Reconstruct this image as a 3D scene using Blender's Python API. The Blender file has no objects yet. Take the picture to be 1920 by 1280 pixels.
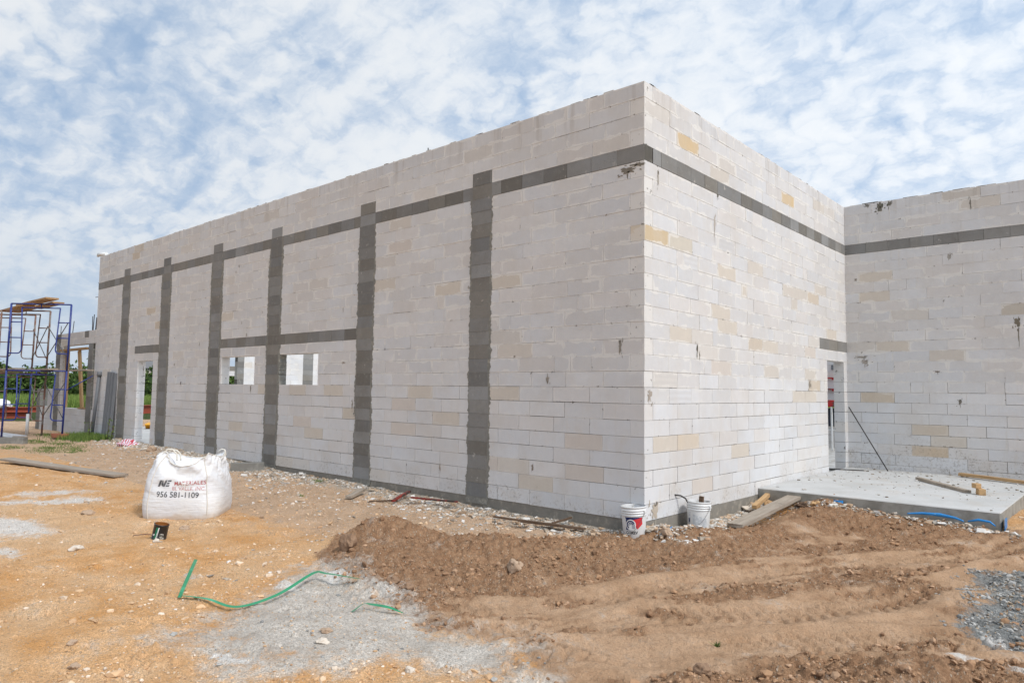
import bpy, bmesh, math, random
import numpy as np
from mathutils import Vector, Matrix, noise as mnoise
from mathutils.bvhtree import BVHTree
random.seed(7); rng=np.random.default_rng(11)
R=math.radians; sc=bpy.context.scene
# ---------------------------------------------------------------- camera
FPX=1325.606; YAW=-0.7304067; PIT=0.06917375; ROLL=0.01313381
CAM=Vector((4.504198,-7.432881,1.541503))
fw=Vector((math.sin(YAW)*math.cos(PIT),math.cos(YAW)*math.cos(PIT),math.sin(PIT)))
rt=Vector((math.cos(YAW),-math.sin(YAW),0)); up=rt.cross(fw)
r2=rt*math.cos(ROLL)+up*math.sin(ROLL); u2=-rt*math.sin(ROLL)+up*math.cos(ROLL)
cd=bpy.data.cameras.new('camera'); cam=bpy.data.objects.new('camera',cd); sc.collection.objects.link(cam)
M=Matrix((r2,u2,-fw)).transposed().to_4x4(); M.translation=CAM; cam.matrix_world=M
cd.sensor_width=36; cd.lens=FPX/1920*36; cd.clip_start=.05; cd.clip_end=6000
sc.camera=cam
sc.render.resolution_x=1024; sc.render.resolution_y=682
# ---------------------------------------------------------------- light
SUN_EL=R(47); SUN_AZ=R(-2)          # azimuth measured from +X towards +Y
sdir=Vector((math.cos(SUN_EL)*math.cos(SUN_AZ),math.cos(SUN_EL)*math.sin(SUN_AZ),math.sin(SUN_EL)))
sl=bpy.data.lights.new('sun','SUN'); sl.energy=2.25; sl.angle=R(9); sl.color=(1,.95,.885)
so=bpy.data.objects.new('sun',sl); sc.collection.objects.link(so)
so.rotation_euler=sdir.to_track_quat('Z','Y').to_euler(); so.location=sdir*40
sc.view_settings.view_transform='Standard'; sc.view_settings.look='None'
sc.view_settings.exposure=0.07; sc.view_settings.gamma=1
sc.view_settings.use_curve_mapping=False
w=bpy.data.worlds.new('World'); sc.world=w; w.use_nodes=True
nt=w.node_tree; nt.nodes.clear()
class N:
    "tiny node-graph helper"
    def __init__(s,nt): s.nt=nt
    def n(s,t,ins=None,**k):
        x=s.nt.nodes.new(t)
        for a,b in k.items(): setattr(x,a,b)
        for a,b in (ins or {}).items():
            i=x.inputs[a]
            if isinstance(b,bpy.types.NodeSocket): s.nt.links.new(b,i)
            else: i.default_value=b
        return x
    def m(s,op,a,b=0.,c=0.,clamp=False):
        x=s.n('ShaderNodeMath',{0:a,1:b,2:c},operation=op); x.use_clamp=clamp; return x.outputs[0]
    def v(s,op,a,b=(0,0,0)):
        x=s.n('ShaderNodeVectorMath',{0:a,1:b},operation=op)
        return x.outputs['Value'] if op in('DOT_PRODUCT','LENGTH') else x.outputs[0]
    def sc(s,a,f):
        x=s.n('ShaderNodeVectorMath',{0:a,'Scale':f},operation='SCALE'); return x.outputs[0]
    def noise(s,vec,scale,detail=4,rough=.55,out=0,**k):
        return s.n('ShaderNodeTexNoise',{'Vector':vec,'Scale':scale,'Detail':detail,'Roughness':rough,**k}).outputs[out]
    def ss(s,x,a,b,lo=0.,hi=1.):
        return s.n('ShaderNodeMapRange',{0:x,1:a,2:b,3:lo,4:hi},interpolation_type='SMOOTHSTEP').outputs[0]
    def mix(s,f,a,b,mode='MIX'):
        x=s.n('ShaderNodeMix',data_type='RGBA',blend_type=mode)
        for i,val in ((0,f),(6,a),(7,b)):
            if isinstance(val,bpy.types.NodeSocket): s.nt.links.new(val,x.inputs[i])
            else: x.inputs[i].default_value=val if i==0 else (*val,1) if len(val)==3 else val
        return x.outputs[2]
    def attr(s,name,out='Fac'): return s.n('ShaderNodeAttribute',attribute_name=name).outputs[out]
g=N(nt)
tc=g.n('ShaderNodeTexCoord').outputs['Generated']
sky=g.n('ShaderNodeTexSky',sky_type='NISHITA',sun_disc=False,sun_elevation=SUN_EL,sun_rotation=R(90)-SUN_AZ)
skyc=g.sc(sky.outputs[0],.085)
sep=g.n('ShaderNodeSeparateXYZ',{0:tc})
zz=g.m('MAXIMUM',sep.outputs[2],0.0)
den=g.m('ADD',zz,.42)
px=g.m('DIVIDE',sep.outputs[0],den); py=g.m('DIVIDE',sep.outputs[1],den)
pv=g.n('ShaderNodeCombineXYZ',{0:px,1:py}).outputs[0]
warp=g.noise(pv,3.2,4,.55,1); pw=g.v('ADD',pv,g.v('MULTIPLY',g.v('SUBTRACT',warp,(.5,.5,.5)),(.13,.13,0)))
fw_=g.noise(pv,13.,4,.65,1); pf=g.v('ADD',pw,g.v('MULTIPLY',g.v('SUBTRACT',fw_,(.5,.5,.5)),(.085,.085,0)))
big=g.noise(pw,2.1,4,.55)
cell=g.n('ShaderNodeTexVoronoi',{'Vector':pf,'Scale':24.,'Randomness':1.},feature='F1').outputs['Distance']
cell2=g.n('ShaderNodeTexVoronoi',{'Vector':pf,'Scale':11.,'Randomness':1.},feature='F1').outputs['Distance']
cl=g.m('ADD',g.m('MULTIPLY',g.m('SUBTRACT',.45,cell),.36),g.m('MULTIPLY',g.m('SUBTRACT',.45,cell2),.27))
fine=g.noise(pf,30.,5,.62)
veil=g.ss(g.noise(pv,1.25,3,.5),.40,.66)
strk=g.noise(g.n('ShaderNodeMapping',{'Vector':pw,'Rotation':(0,0,R(62)),'Scale':(1.3,5.5,1)}).outputs[0],2.2,5,.55)
cl=g.m('MULTIPLY',cl,g.m('MULTIPLY_ADD',veil,-.75,1.15))
cl=g.m('ADD',cl,g.m('MULTIPLY',g.m('SUBTRACT',strk,.5),g.m('MULTIPLY_ADD',veil,.7,.25)))
c1=g.m('ADD',g.m('ADD',cl,g.m('MULTIPLY_ADD',fine,.46,-.23)),g.m('MULTIPLY_ADD',big,1.0,-.37))
rgt=g.ss(g.v('DOT_PRODUCT',tc,tuple(rt)),-.45,.45)
cov=g.ss(g.m('MULTIPLY_ADD',rgt,.10,c1),-.32,.24)
cov=g.m('MAXIMUM',cov,g.ss(zz,.36,.05,0,.85))
cov=g.m('MULTIPLY_ADD',cov,.78,.21)
lum=g.ss(g.m('ADD',g.m('ADD',cl,g.m('MULTIPLY_ADD',fine,.46,-.23)),g.m('MULTIPLY_ADD',big,1.1,-.38)),-.24,.40)
ccol=g.mix(lum,(.54,.65,.80),(.83,.865,.905))
hz=g.ss(zz,.26,0.02)
ccol=g.mix(g.m('MULTIPLY',hz,.62),ccol,(.47,.58,.71))
sd=g.v('DOT_PRODUCT',tc,tuple(sdir)); sd=g.m('MAXIMUM',sd,0.)
glow=g.m('MULTIPLY_ADD',g.m('POWER',sd,3.0),1.0,1.0)
rightw=g.m('MULTIPLY_ADD',g.ss(g.v('DOT_PRODUCT',tc,tuple(rt)),-.5,.75),.16,.93)
skyblue=g.mix(.80,skyc,(.34,.50,.74))
col=g.mix(cov,skyblue,ccol)
colv=g.sc(col,g.m('MULTIPLY',glow,rightw))
bg=g.n('ShaderNodeBackground',{'Color':colv,'Strength':1.0})
nt.links.new(bg.outputs[0],g.n('ShaderNodeOutputWorld').inputs[0])
# ---------------------------------------------------------------- object helpers
col_=sc.collection
def tag(o,label=None,cat=None,group=None,kind=None):
    for k,v in (('label',label),('category',cat),('group',group),('kind',kind)):
        if v: o[k]=v
    return o
def thing(name,label,cat,loc=(0,0,0),rz=0,group=None):
    o=bpy.data.objects.new(name,None); col_.objects.link(o); o.location=loc; o.rotation_euler=(0,0,rz)
    o.empty_display_size=.1
    return tag(o,label,cat,group)
def link(name,me,mat,parent=None):
    o=bpy.data.objects.new(name,me); col_.objects.link(o)
    for m in (mat if isinstance(mat,(list,tuple)) else [mat]): me.materials.append(m)
    if parent is not None: o.parent=parent
    return o
def mesh_np(name,V,F,smooth=False):
    "V (n,3) array, F (m,k) int array with constant k"
    me=bpy.data.meshes.new(name); V=np.asarray(V,np.float32); F=np.asarray(F,np.int32); m,k=F.shape
    me.vertices.add(len(V)); me.vertices.foreach_set('co',V.ravel())
    me.loops.add(m*k); me.loops.foreach_set('vertex_index',F.ravel())
    me.polygons.add(m); me.polygons.foreach_set('loop_start',np.arange(0,m*k,k,dtype=np.int32))
    me.polygons.foreach_set('use_smooth',np.full(m,smooth)); me.update(calc_edges=True); return me
def addattr(me,name,arr,domain='POINT',typ='FLOAT'):
    a=me.attributes.new(name,typ,domain); a.data.foreach_set('color' if typ=='FLOAT_COLOR' else 'vector' if typ.startswith('FLOAT_V') or typ=='FLOAT2' else 'value',np.asarray(arr,np.float32).ravel()); return a
class MB:
    "mesh builder: boxes, bars, tubes, lathes"
    def __init__(s): s.bm=bmesh.new()
    def box(s,c,size,rot=None,bev=0,jit=0):
        r=bmesh.ops.create_cube(s.bm,size=1); vs=r['verts']
        Mx=Matrix.Translation(Vector(c))@((rot.to_4x4() if rot is not None else Matrix.Identity(4)))@Matrix.Diagonal((*size,1))
        bmesh.ops.transform(s.bm,matrix=Mx,verts=vs)
        if jit:
            for v in vs: v.co+=Vector((random.uniform(-jit,jit) for _ in range(3)))
        if bev:
            es=list({e for v in vs for e in v.link_edges})
            bmesh.ops.bevel(s.bm,geom=es,offset=bev,segments=1,affect='EDGES',profile=.5)
        return s
    def bar(s,a,b,wd,th,bev=.002,upv=(0,0,1)):
        a=Vector(a);b=Vector(b);d=b-a;L=d.length;x=d.normalized();z=Vector(upv);z=(z-x*z.dot(x)).normalized();y=z.cross(x)
        return s.box((a+b)/2,(L,wd,th),Matrix((x,y,z)).transposed(),bev)
    def plank(s,a,b,wd,th,seg=14,warp=.004,upv=(0,0,1)):
        "board with slightly wavy edges and worn ends"
        a=Vector(a);b=Vector(b);d=b-a;x=d.normalized();z=Vector(upv);z=(z-x*z.dot(x)).normalized();y=z.cross(x);rows=[]
        sd=random.random()*50
        for i in range(seg+1):
            t=i/seg;p=a+d*t+z*(math.sin(t*3.1+sd)*warp)
            ring=[]
            for q,(u,v) in enumerate(((-1,-1),(1,-1),(1,1),(-1,1))):
                wob=mnoise.noise(Vector((t*6,sd,q)))*.004
                endw=(.006*mnoise.noise(Vector((sd,q,9))) if i in(0,seg) else 0)
                ring.append(s.bm.verts.new(p+y*(u*wd/2+wob)+z*(v*th/2+wob*.3)+x*endw*3))
            rows.append(ring)
        for i in range(seg):
            for q in range(4):
                s.bm.faces.new((rows[i][q],rows[i][(q+1)%4],rows[i+1][(q+1)%4],rows[i+1][q]))
        s.bm.faces.new(rows[0][::-1]); s.bm.faces.new(rows[-1]); return s
    def tube(s,pts,r,n=8,cap=True):
        pts=[Vector(p) for p in pts]; rings=[]; prev=None
        for i,p in enumerate(pts):
            d=(pts[min(i+1,len(pts)-1)]-pts[max(i-1,0)]).normalized()
            if prev is None: prev=d.orthogonal().normalized()
            nn=(prev-d*prev.dot(d)).normalized(); prev=nn; bb=d.cross(nn)
            rr=r[i] if isinstance(r,(list,tuple)) else r
            rings.append([s.bm.verts.new(p+(nn*math.cos(2*math.pi*k/n)+bb*math.sin(2*math.pi*k/n))*rr) for k in range(n)])
        for A,B in zip(rings,rings[1:]):
            for k in range(n): f=s.bm.faces.new((A[k],A[(k+1)%n],B[(k+1)%n],B[k])); f.smooth=True
        if cap: s.bm.faces.new(rings[0][::-1]); s.bm.faces.new(rings[-1])
        return s
    def lathe(s,prof,n=48,mi=None):
        rings=[[s.bm.verts.new((r*math.cos(2*math.pi*k/n),r*math.sin(2*math.pi*k/n),z)) for k in range(n)] for r,z in prof]
        for j,(A,B) in enumerate(zip(rings,rings[1:])):
            for k in range(n):
                f=s.bm.faces.new((A[k],A[(k+1)%n],B[(k+1)%n],B[k])); f.smooth=True
                if mi: f.material_index=mi[j]
        return s
    def build(s,name,mat,parent=None,smooth=False):
        bmesh.ops.recalc_face_normals(s.bm,faces=s.bm.faces) if len(s.bm.faces)<20000 else None
        me=bpy.data.meshes.new(name); s.bm.to_mesh(me); s.bm.free()
        if smooth:
            for p in me.polygons: p.use_smooth=True
        return link(name,me,mat,parent)
def rock_mesh(seed,size=(1,1,1),sub=2,rough=.35):
    bm=bmesh.new(); bmesh.ops.create_icosphere(bm,subdivisions=sub,radius=.5)
    o=Vector((seed*3.1,seed*1.7,seed))
    for v in bm.verts:
        k=1+rough*mnoise.noise(v.co*2.2+o)+rough*.4*mnoise.noise(v.co*6+o)
        v.co=Vector((v.co.x*size[0],v.co.y*size[1],v.co.z*size[2]))*k
    me=bpy.data.meshes.new('rock'); bm.to_mesh(me); bm.free(); return me
# ---------------------------------------------------------------- materials
def mat(name,fn,rough=.85,spec=.25,metal=0.):
    m=bpy.data.materials.new(name); m.use_nodes=True; t=m.node_tree; t.nodes.clear(); g=N(t)
    b=g.n('ShaderNodeBsdfPrincipled',{'Roughness':rough,'Metallic':metal,'Specular IOR Level':spec})
    o=g.n('ShaderNodeOutputMaterial',{0:b.outputs[0]})
    r=fn(g)
    def put(i,x):
        if isinstance(x,bpy.types.NodeSocket): t.links.new(x,b.inputs[i])
        else: b.inputs[i].default_value=(*x,1) if isinstance(x,tuple) and len(x)==3 else x
    for k,x in r.items():
        if k=='bump':
            h,s_,d_=x; bp=g.n('ShaderNodeBump',{'Strength':s_,'Distance':d_,'Height':h}); t.links.new(bp.outputs[0],b.inputs['Normal'])
        else: put(k,x)
    return m
def simple(name,c,var=.12,scale=8,rough=.8,metal=0.,dirt=None,dscale=5,dth=(.5,.7),spec=.3,bump=.15,bd=.004):
    def fn(g):
        o=g.n('ShaderNodeTexCoord').outputs['Object']
        n1=g.noise(o,scale,6,.6)
        f=g.m('MULTIPLY_ADD',n1,2*var,1-var)
        cc=g.sc(g.mix(0.,c,c),f)
        if dirt: cc=g.mix(g.ss(g.noise(o,dscale,8,.65),*dth),cc,dirt)
        return {'Base Color':cc,'bump':(g.noise(o,scale*5,5,.6),bump,bd)}
    return mat(name,fn,rough,spec,metal)
def wood(name,c,c2,rough=.85,along='X',dirt=(.12,.1,.085)):
    def fn(g):
        o=g.n('ShaderNodeTexCoord').outputs['Object']
        rot=g.n('ShaderNodeMapping',{'Vector':o,'Scale':(1.5,26,26)}).outputs[0]
        n1=g.noise(rot,1.6,6,.65); cc=g.mix(g.ss(n1,.3,.7),c,c2)
        cc=g.mix(g.m('MULTIPLY',g.ss(g.noise(o,7,6,.6),.55,.75),.5),cc,dirt)
        return {'Base Color':cc,'bump':(n1,.5,.003)}
    return mat(name,fn,rough)
def wallfn(base_grey):
    def fn(g):
        pos=g.n('ShaderNodeNewGeometry').outputs['Position']
        uv=g.attr('buv','Vector'); sz=g.attr('bsz','Vector'); tint=g.attr('tint','Color'); kind=g.attr('kind')
        su=g.n('ShaderNodeSeparateXYZ',{0:uv}); ss_=g.n('ShaderNodeSeparateXYZ',{0:sz}); sp=g.n('ShaderNodeSeparateXYZ',{0:pos})
        du=g.m('MINIMUM',su.outputs[0],g.m('SUBTRACT',ss_.outputs[0],su.outputs[0]))
        dv=g.m('MINIMUM',su.outputs[1],g.m('SUBTRACT',ss_.outputs[1],su.outputs[1]))
        e=g.m('MINIMUM',du,dv)
        n_big=g.noise(pos,2.2,4,.55); n_mid=g.noise(pos,9,6,.62); n_fine=g.noise(pos,70,5,.65)
        blk=g.m('LESS_THAN',g.m('ABSOLUTE',g.m('SUBTRACT',kind,1.)),.45)
        sw=g.m('GREATER_THAN',kind,1.6)
        f=g.m('ADD',g.m('MULTIPLY_ADD',n_mid,.16,.92-.0),g.m('MULTIPLY_ADD',n_fine,.10,-.05))
        c=g.sc(tint,f)
        if not base_grey:
            # faint yellow-brown bloom on some blocks and vertical drips
            drip=g.noise(g.n('ShaderNodeMapping',{'Vector':pos,'Scale':(9,9,.9)}).outputs[0],1.5,5,.6)
            c=g.mix(g.m('MULTIPLY',g.ss(drip,.56,.78),.28),c,(.52,.47,.39))
            c=g.mix(g.m('MULTIPLY',g.ss(n_big,.42,.70),.30),c,(.56,.52,.47))
            c=g.mix(g.m('MULTIPLY',g.ss(g.noise(pos,.7,4,.6),.42,.62),.25),c,(.50,.465,.43))
            n_v=g.noise(g.n('ShaderNodeMapping',{'Vector':pos,'Scale':(30,30,3)}).outputs[0],1.,5,.7)
            c=g.mix(g.m('MULTIPLY',g.ss(n_v,.5,.75),.16),c,(.70,.68,.66))
            topd=g.m('MULTIPLY',g.ss(g.noise(g.n('ShaderNodeMapping',{'Vector':pos,'Scale':(5,5,.35)}).outputs[0],1.,6,.7),.50,.68),g.ss(sp.outputs[2],4.7,5.4)); c=g.mix(g.m('MULTIPLY',topd,.45),c,(.33,.29,.245))
            lm=g.m('MULTIPLY',g.ss(sp.outputs[2],2.2,.6),g.ss(g.noise(pos,4.5,6,.65),.5,.7)); c=g.mix(g.m('MULTIPLY',lm,.25),c,(.50,.43,.355))
            # saw swirls
            wv=g.n('ShaderNodeTexWave',{'Vector':g.v('ADD',uv,(-.55,.35,0)),'Scale':4.2,'Distortion':1.6,'Detail':2.},wave_type='RINGS').outputs[1]
            c=g.mix(g.m('MULTIPLY',g.m('MULTIPLY',sw,wv),.35),c,(.50,.485,.475))
            # pale mortar smears hugging the joints (upper lifts) 
            zm=g.ss(sp.outputs[2],1.2,2.0,.25,1.)
            wd=g.m('MULTIPLY',g.ss(g.noise(pos,3.3,4,.65),.40,.70),.058)
            sm=g.ss(g.m('SUBTRACT',g.m('MULTIPLY',wd,g.m('ADD',n_mid,.35)),e),-.004,.004)
            c=g.mix(g.m('MULTIPLY',g.m('MULTIPLY',sm,zm),.62),c,(.71,.69,.655))
            # dark chips and drips by the joints
            ch=g.m('MULTIPLY',g.ss(g.noise(pos,11,5,.7),.60,.68),g.ss(e,.020,.002))
            c=g.mix(g.m('MULTIPLY',ch,.85),c,(.11,.095,.075))
            spk=g.ss(g.noise(pos,34,3,.6),.735,.765); c=g.mix(g.m('MULTIPLY',spk,.5),c,(.25,.21,.17))
            # soil splashed up from the ground
            spl=g.m('MULTIPLY',g.ss(g.noise(pos,22,8,.8),.50,.66),g.ss(g.m('ADD',sp.outputs[2],g.m('MULTIPLY_ADD',g.noise(pos,1.1,5,.65),-1.5,g.m('MULTIPLY_ADD',g.m('GREATER_THAN',sp.outputs[1],7.7),-.42,.62))),.10,-.12))
            c=g.mix(g.m('MULTIPLY',spl,.7),c,(.22,.185,.15))
        else:
            c=g.mix(g.m('MULTIPLY',g.ss(n_big,.4,.7),.3),c,(.15,.13,.105))
            c=g.mix(g.m('MULTIPLY',g.ss(n_fine,.56,.7),.5),c,(.085,.08,.07)); c=g.mix(g.m('MULTIPLY',g.ss(n_mid,.52,.7),.35),c,(.26,.255,.235))
            c=g.mix(g.m('MULTIPLY',g.ss(g.noise(g.n('ShaderNodeMapping',{'Vector':pos,'Scale':(14,14,1.2)}).outputs[0],1.5,6,.7),.58,.75),.5),c,(.30,.285,.25))
            c=g.mix(g.m('MULTIPLY',g.ss(g.noise(pos,6,8,.72),.61,.68),.8),c,(.42,.40,.37))
        h=g.m('ADD',g.m('MULTIPLY',n_fine,.5),g.m('MULTIPLY',n_mid,1.2))
        return {'Base Color':c,'bump':(h,.35 if not base_grey else .55,.004)}
    return fn
m_aac=mat('aac_block',wallfn(False),.95,.1); m_grey=mat('grey_block',wallfn(True),.95,.15)
m_grout=simple('grey_grout',(.205,.20,.18),.4,9,.95,dirt=(.34,.32,.27),dscale=11,bump=.6,bd=.01)
m_footing=simple('footing_concrete',(.21,.195,.17),.3,5,.95,dirt=(.34,.31,.26),dscale=7,bump=.5,bd=.01)
def slabfn(g):
    p=g.n('ShaderNodeNewGeometry').outputs['Position']; sz=g.n('ShaderNodeSeparateXYZ',{0:g.n('ShaderNodeNewGeometry').outputs['Normal']}).outputs[2]
    stre=g.noise(g.n('ShaderNodeMapping',{'Vector':p,'Scale':(1.2,9,1),'Rotation':(0,0,.2)}).outputs[0],2.2,6,.6)
    c=g.mix(g.ss(g.noise(p,1.6,6,.6),.3,.7),(.42,.425,.42),(.50,.505,.505)); c=g.mix(g.m('MULTIPLY',g.ss(stre,.5,.75),.4),c,(.40,.395,.38))
    c=g.mix(g.m('MULTIPLY',g.ss(g.noise(p,26,5,.7),.60,.70),.45),c,(.30,.27,.23)); c=g.mix(g.m('MULTIPLY',g.ss(g.noise(p,2.4,7,.7),.50,.66),.32),c,(.40,.335,.265)); c=g.mix(g.m('MULTIPLY',g.ss(g.noise(g.n('ShaderNodeMapping',{'Vector':p,'Rotation':(0,0,.5),'Scale':(2,40,1)}).outputs[0],1.2,5,.7),.56,.70),.35),c,(.60,.60,.59))
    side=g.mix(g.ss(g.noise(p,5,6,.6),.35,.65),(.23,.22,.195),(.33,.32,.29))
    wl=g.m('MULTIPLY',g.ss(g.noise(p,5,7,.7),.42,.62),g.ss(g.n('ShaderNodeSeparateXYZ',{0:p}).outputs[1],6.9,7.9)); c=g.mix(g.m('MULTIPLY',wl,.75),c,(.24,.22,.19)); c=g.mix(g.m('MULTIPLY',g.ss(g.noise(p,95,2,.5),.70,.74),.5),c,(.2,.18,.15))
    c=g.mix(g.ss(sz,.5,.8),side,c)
    return {'Base Color':c,'bump':(g.noise(p,40,5,.6),.3,.004)}
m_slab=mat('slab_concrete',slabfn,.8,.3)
def groundfn(g):
    p=g.n('ShaderNodeNewGeometry').outputs['Position']; flat=g.v('MULTIPLY',p,(1,1,.3))
    n0=g.noise(flat,.55,4,.55); n1=g.noise(flat,2.6,6,.62); n2=g.noise(flat,11,6,.68); n3=g.noise(flat,48,5,.7); n4=g.noise(flat,150,3,.6)
    ed=g.m('ADD',g.m('MULTIPLY_ADD',n1,.9,-.45),g.m('MULTIPLY_ADD',n2,.75,-.375))
    def msk(name,k=1.,w_=.10,fine=.35):
        x=g.m('ADD',g.attr(name),g.m('ADD',g.m('MULTIPLY',ed,k),g.m('MULTIPLY_ADD',n3,fine,-fine/2))); return g.ss(x,.5-w_,.5+w_)
    # orange caliche
    oc=g.mix(g.ss(n1,.3,.68),(.66,.345,.135),(.78,.49,.265))
    oc=g.mix(g.m('MULTIPLY',g.ss(n0,.45,.65),.6),oc,(.74,.53,.34))
    oc=g.mix(g.m('MULTIPLY',g.ss(n2,.52,.72),.55),oc,(.52,.27,.105))
    oc=g.mix(g.m('MULTIPLY',g.ss(n3,.60,.72),.6),oc,(.74,.58,.42))
    # paler trodden ground by the wall
    tn=g.mix(g.ss(n1,.3,.7),(.66,.475,.33),(.53,.36,.235)); tn=g.mix(g.m('MULTIPLY',g.ss(n3,.58,.7),.6),tn,(.60,.54,.47))
    c=g.mix(msk('m_tan',.8,.25),oc,tn)
    # brown soil: light packed crust, dark loose crumbs
    lo=g.mix(g.ss(n2,.35,.65),(.30,.172,.098),(.40,.245,.145)); lo=g.mix(g.m('MULTIPLY',g.ss(n3,.5,.66),.45),lo,(.19,.105,.06))
    pk=g.mix(g.ss(n1,.3,.7),(.44,.275,.165),(.57,.38,.245)); pk=g.mix(g.m('MULTIPLY',g.ss(n3,.52,.66),.55),pk,(.29,.175,.105)); pk=g.mix(g.m('MULTIPLY',g.ss(n2,.54,.7),.5),pk,(.32,.20,.12)); pk=g.mix(g.m('MULTIPLY',g.ss(n4,.56,.68),.35),pk,(.58,.43,.30))
    sc_=g.mix(msk('m_pack',.9,.34,.6),lo,pk)
    oc2=g.m('MULTIPLY',g.ss(n4,.50,.66),.35)
    c=g.mix(oc2,c,(.36,.20,.10))
    c=g.mix(msk('m_soil',.55,.11,.4),c,sc_)
    # spilt cement
    ce=g.mix(g.ss(n1,.3,.66),(.48,.455,.415),(.66,.63,.58)); ce=g.mix(g.m('MULTIPLY',g.ss(n2,.55,.72),.6),ce,(.45,.34,.24)); ce=g.mix(g.m('MULTIPLY',g.ss(g.noise(g.n('ShaderNodeMapping',{'Vector':flat,'Rotation':(0,0,.9),'Scale':(3,22,1)}).outputs[0],1.2,4,.6),.55,.7),.35),ce,(.30,.285,.26)); ce=g.mix(g.m('MULTIPLY',g.ss(n3,.56,.68),.5),ce,(.22,.21,.195))
    c=g.mix(g.m('MULTIPLY',msk('m_cem',1.8,.36,.6),.90),c,ce)
    gv=g.mix(g.ss(n2,.35,.65),(.20,.205,.20),(.33,.335,.325)); gv=g.mix(g.m('MULTIPLY',g.ss(n3,.5,.6),.6),gv,(.13,.135,.13)); gv=g.mix(g.ss(n1,.50,.72),gv,(.30,.21,.15))
    c=g.mix(msk('m_grv',.8,.08,.5),c,gv)
    c=g.mix(g.m('MULTIPLY',msk('m_wht',1.1,.2,.6),.9),c,(.74,.71,.67))
    ru=g.mix(g.ss(n3,.42,.6),(.36,.31,.25),(.56,.52,.46)); c=g.mix(g.m('MULTIPLY',msk('m_rub',1.2,.12,.9),.8),c,ru)
    c=g.mix(g.m('MULTIPLY',msk('m_fld',.3,.1),1.),c,(.05,.075,.022))
    # grit of single stones
    v2=g.n('ShaderNodeTexVoronoi',{'Vector':flat,'Scale':120.,'Randomness':1.}); v2c=g.n('ShaderNodeSeparateColor',{0:v2.outputs['Color']}).outputs[0]; smooth=g.m('SUBTRACT',1.,g.m('MULTIPLY',g.m('MULTIPLY',g.attr('m_soil'),g.ss(g.attr('m_pack'),.25,.6)),.72))
    c=g.mix(g.m('MULTIPLY',g.ss(n1,.3,.7,.18,.50),smooth),c,g.mix(g.ss(v2c,.1,.9),g.sc(c,.58),g.sc(c,1.40)))
    vo=g.n('ShaderNodeTexVoronoi',{'Vector':flat,'Scale':55.,'Randomness':1.}); vr=g.n('ShaderNodeSeparateColor',{0:vo.outputs['Color']})
    grit=g.m('MULTIPLY',g.ss(vr.outputs[0],.70,.73),g.ss(vo.outputs['Distance'],.42,.3))
    grit=g.m('MULTIPLY',grit,smooth); c=g.mix(g.m('MULTIPLY',grit,.55),c,g.mix(vr.outputs[1],(.33,.25,.18),(.72,.62,.5)))
    h=g.m('ADD',g.m('MULTIPLY',n3,1.),g.m('ADD',g.m('MULTIPLY',n4,.4),g.m('ADD',g.m('MULTIPLY',grit,.8),g.m('MULTIPLY',v2c,.5))))
    return {'Base Color':c,'bump':(h,.9,.028)}
m_ground=mat('ground_dirt',groundfn,.97,.08)
def chipfn(g):
    p=g.n('ShaderNodeNewGeometry').outputs['Position']; c=g.attr('tint','Color')
    f=g.m('MULTIPLY_ADD',g.noise(p,60,5,.65),.6,.7)
    cc=g.sc(c,f)
    return {'Base Color':cc,'bump':(g.noise(p,120,4,.6),.5,.003)}
m_chip=mat('loose_chips',chipfn,.95,.1)
m_leaf=mat('leaf_green',lambda g:{'Base Color':g.mix(g.attr('lv'),(.025,.05,.012),(.10,.16,.035))},.75,.2)
m_crop=mat('crop_green',lambda g:{'Base Color':g.mix(g.attr('lv'),(.09,.15,.03),(.24,.32,.08))},.75,.2)
m_grass=mat('weed_green',lambda g:{'Base Color':g.mix(g.attr('lv'),(.05,.10,.02),(.20,.27,.07))},.75,.2)
m_blue=simple('blue_paint',(.016,.035,.20),.3,10,.45,dirt=(.30,.30,.32),dscale=9,dth=(.64,.68),spec=.5)
m_rust=simple('rusty_steel',(.17,.085,.06),.4,9,.8,dirt=(.22,.20,.19),dscale=5,dth=(.45,.6))
m_galv=simple('dull_steel',(.15,.15,.155),.25,12,.6,dirt=(.10,.07,.05),dth=(.6,.75))
m_darksteel=simple('dark_steel',(.045,.04,.038),.3,20,.6)
m_stud=simple('grey_steel_stud',(.15,.16,.175),.2,6,.5,dirt=(.3,.3,.3),dscale=12,dth=(.66,.72))
m_woodg=wood('weathered_board',(.36,.31,.255),(.25,.21,.17)); m_woody=wood('fresh_pine',(.50,.33,.17),(.40,.25,.125))
m_woodb=wood('brown_board',(.16,.10,.065),(.09,.06,.04)); m_woodp=wood('plywood',(.42,.27,.14),(.33,.20,.10))
m_red=simple('red_paint',(.42,.03,.03),.2,10,.5,dirt=(.08,.06,.05),dth=(.52,.62)); m_redd=simple('worn_red_paint',(.24,.035,.025),.3,10,.7,dirt=(.05,.04,.035),dscale=5,dth=(.44,.56)); m_beam=simple('red_oxide_steel',(.30,.062,.032),.15,3,.6)
m_white=simple('white_plastic',(.68,.69,.69),.05,6,.45,dirt=(.52,.48,.42),dscale=6,dth=(.56,.74),spec=.5,bump=.05)
m_navy=simple('navy_print',(.015,.025,.10),.2,20,.5); m_redp=simple('red_print',(.58,.035,.045),.15,20,.5); m_black=simple('black_print',(.02,.02,.022),.2,20,.6); m_grayp=simple('faded_print',(.33,.34,.37),.3,60,.6,dirt=(.62,.63,.64),dscale=60,dth=(.45,.55))
m_strap=simple('green_strap',(.02,.23,.11),.3,14,.38,dirt=(.06,.36,.21),dscale=3,spec=.5); m_bluep=simple('blue_plastic',(.012,.20,.52),.25,12,.4,dirt=(.25,.42,.6),dscale=14,dth=(.55,.7),spec=.5)
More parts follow.
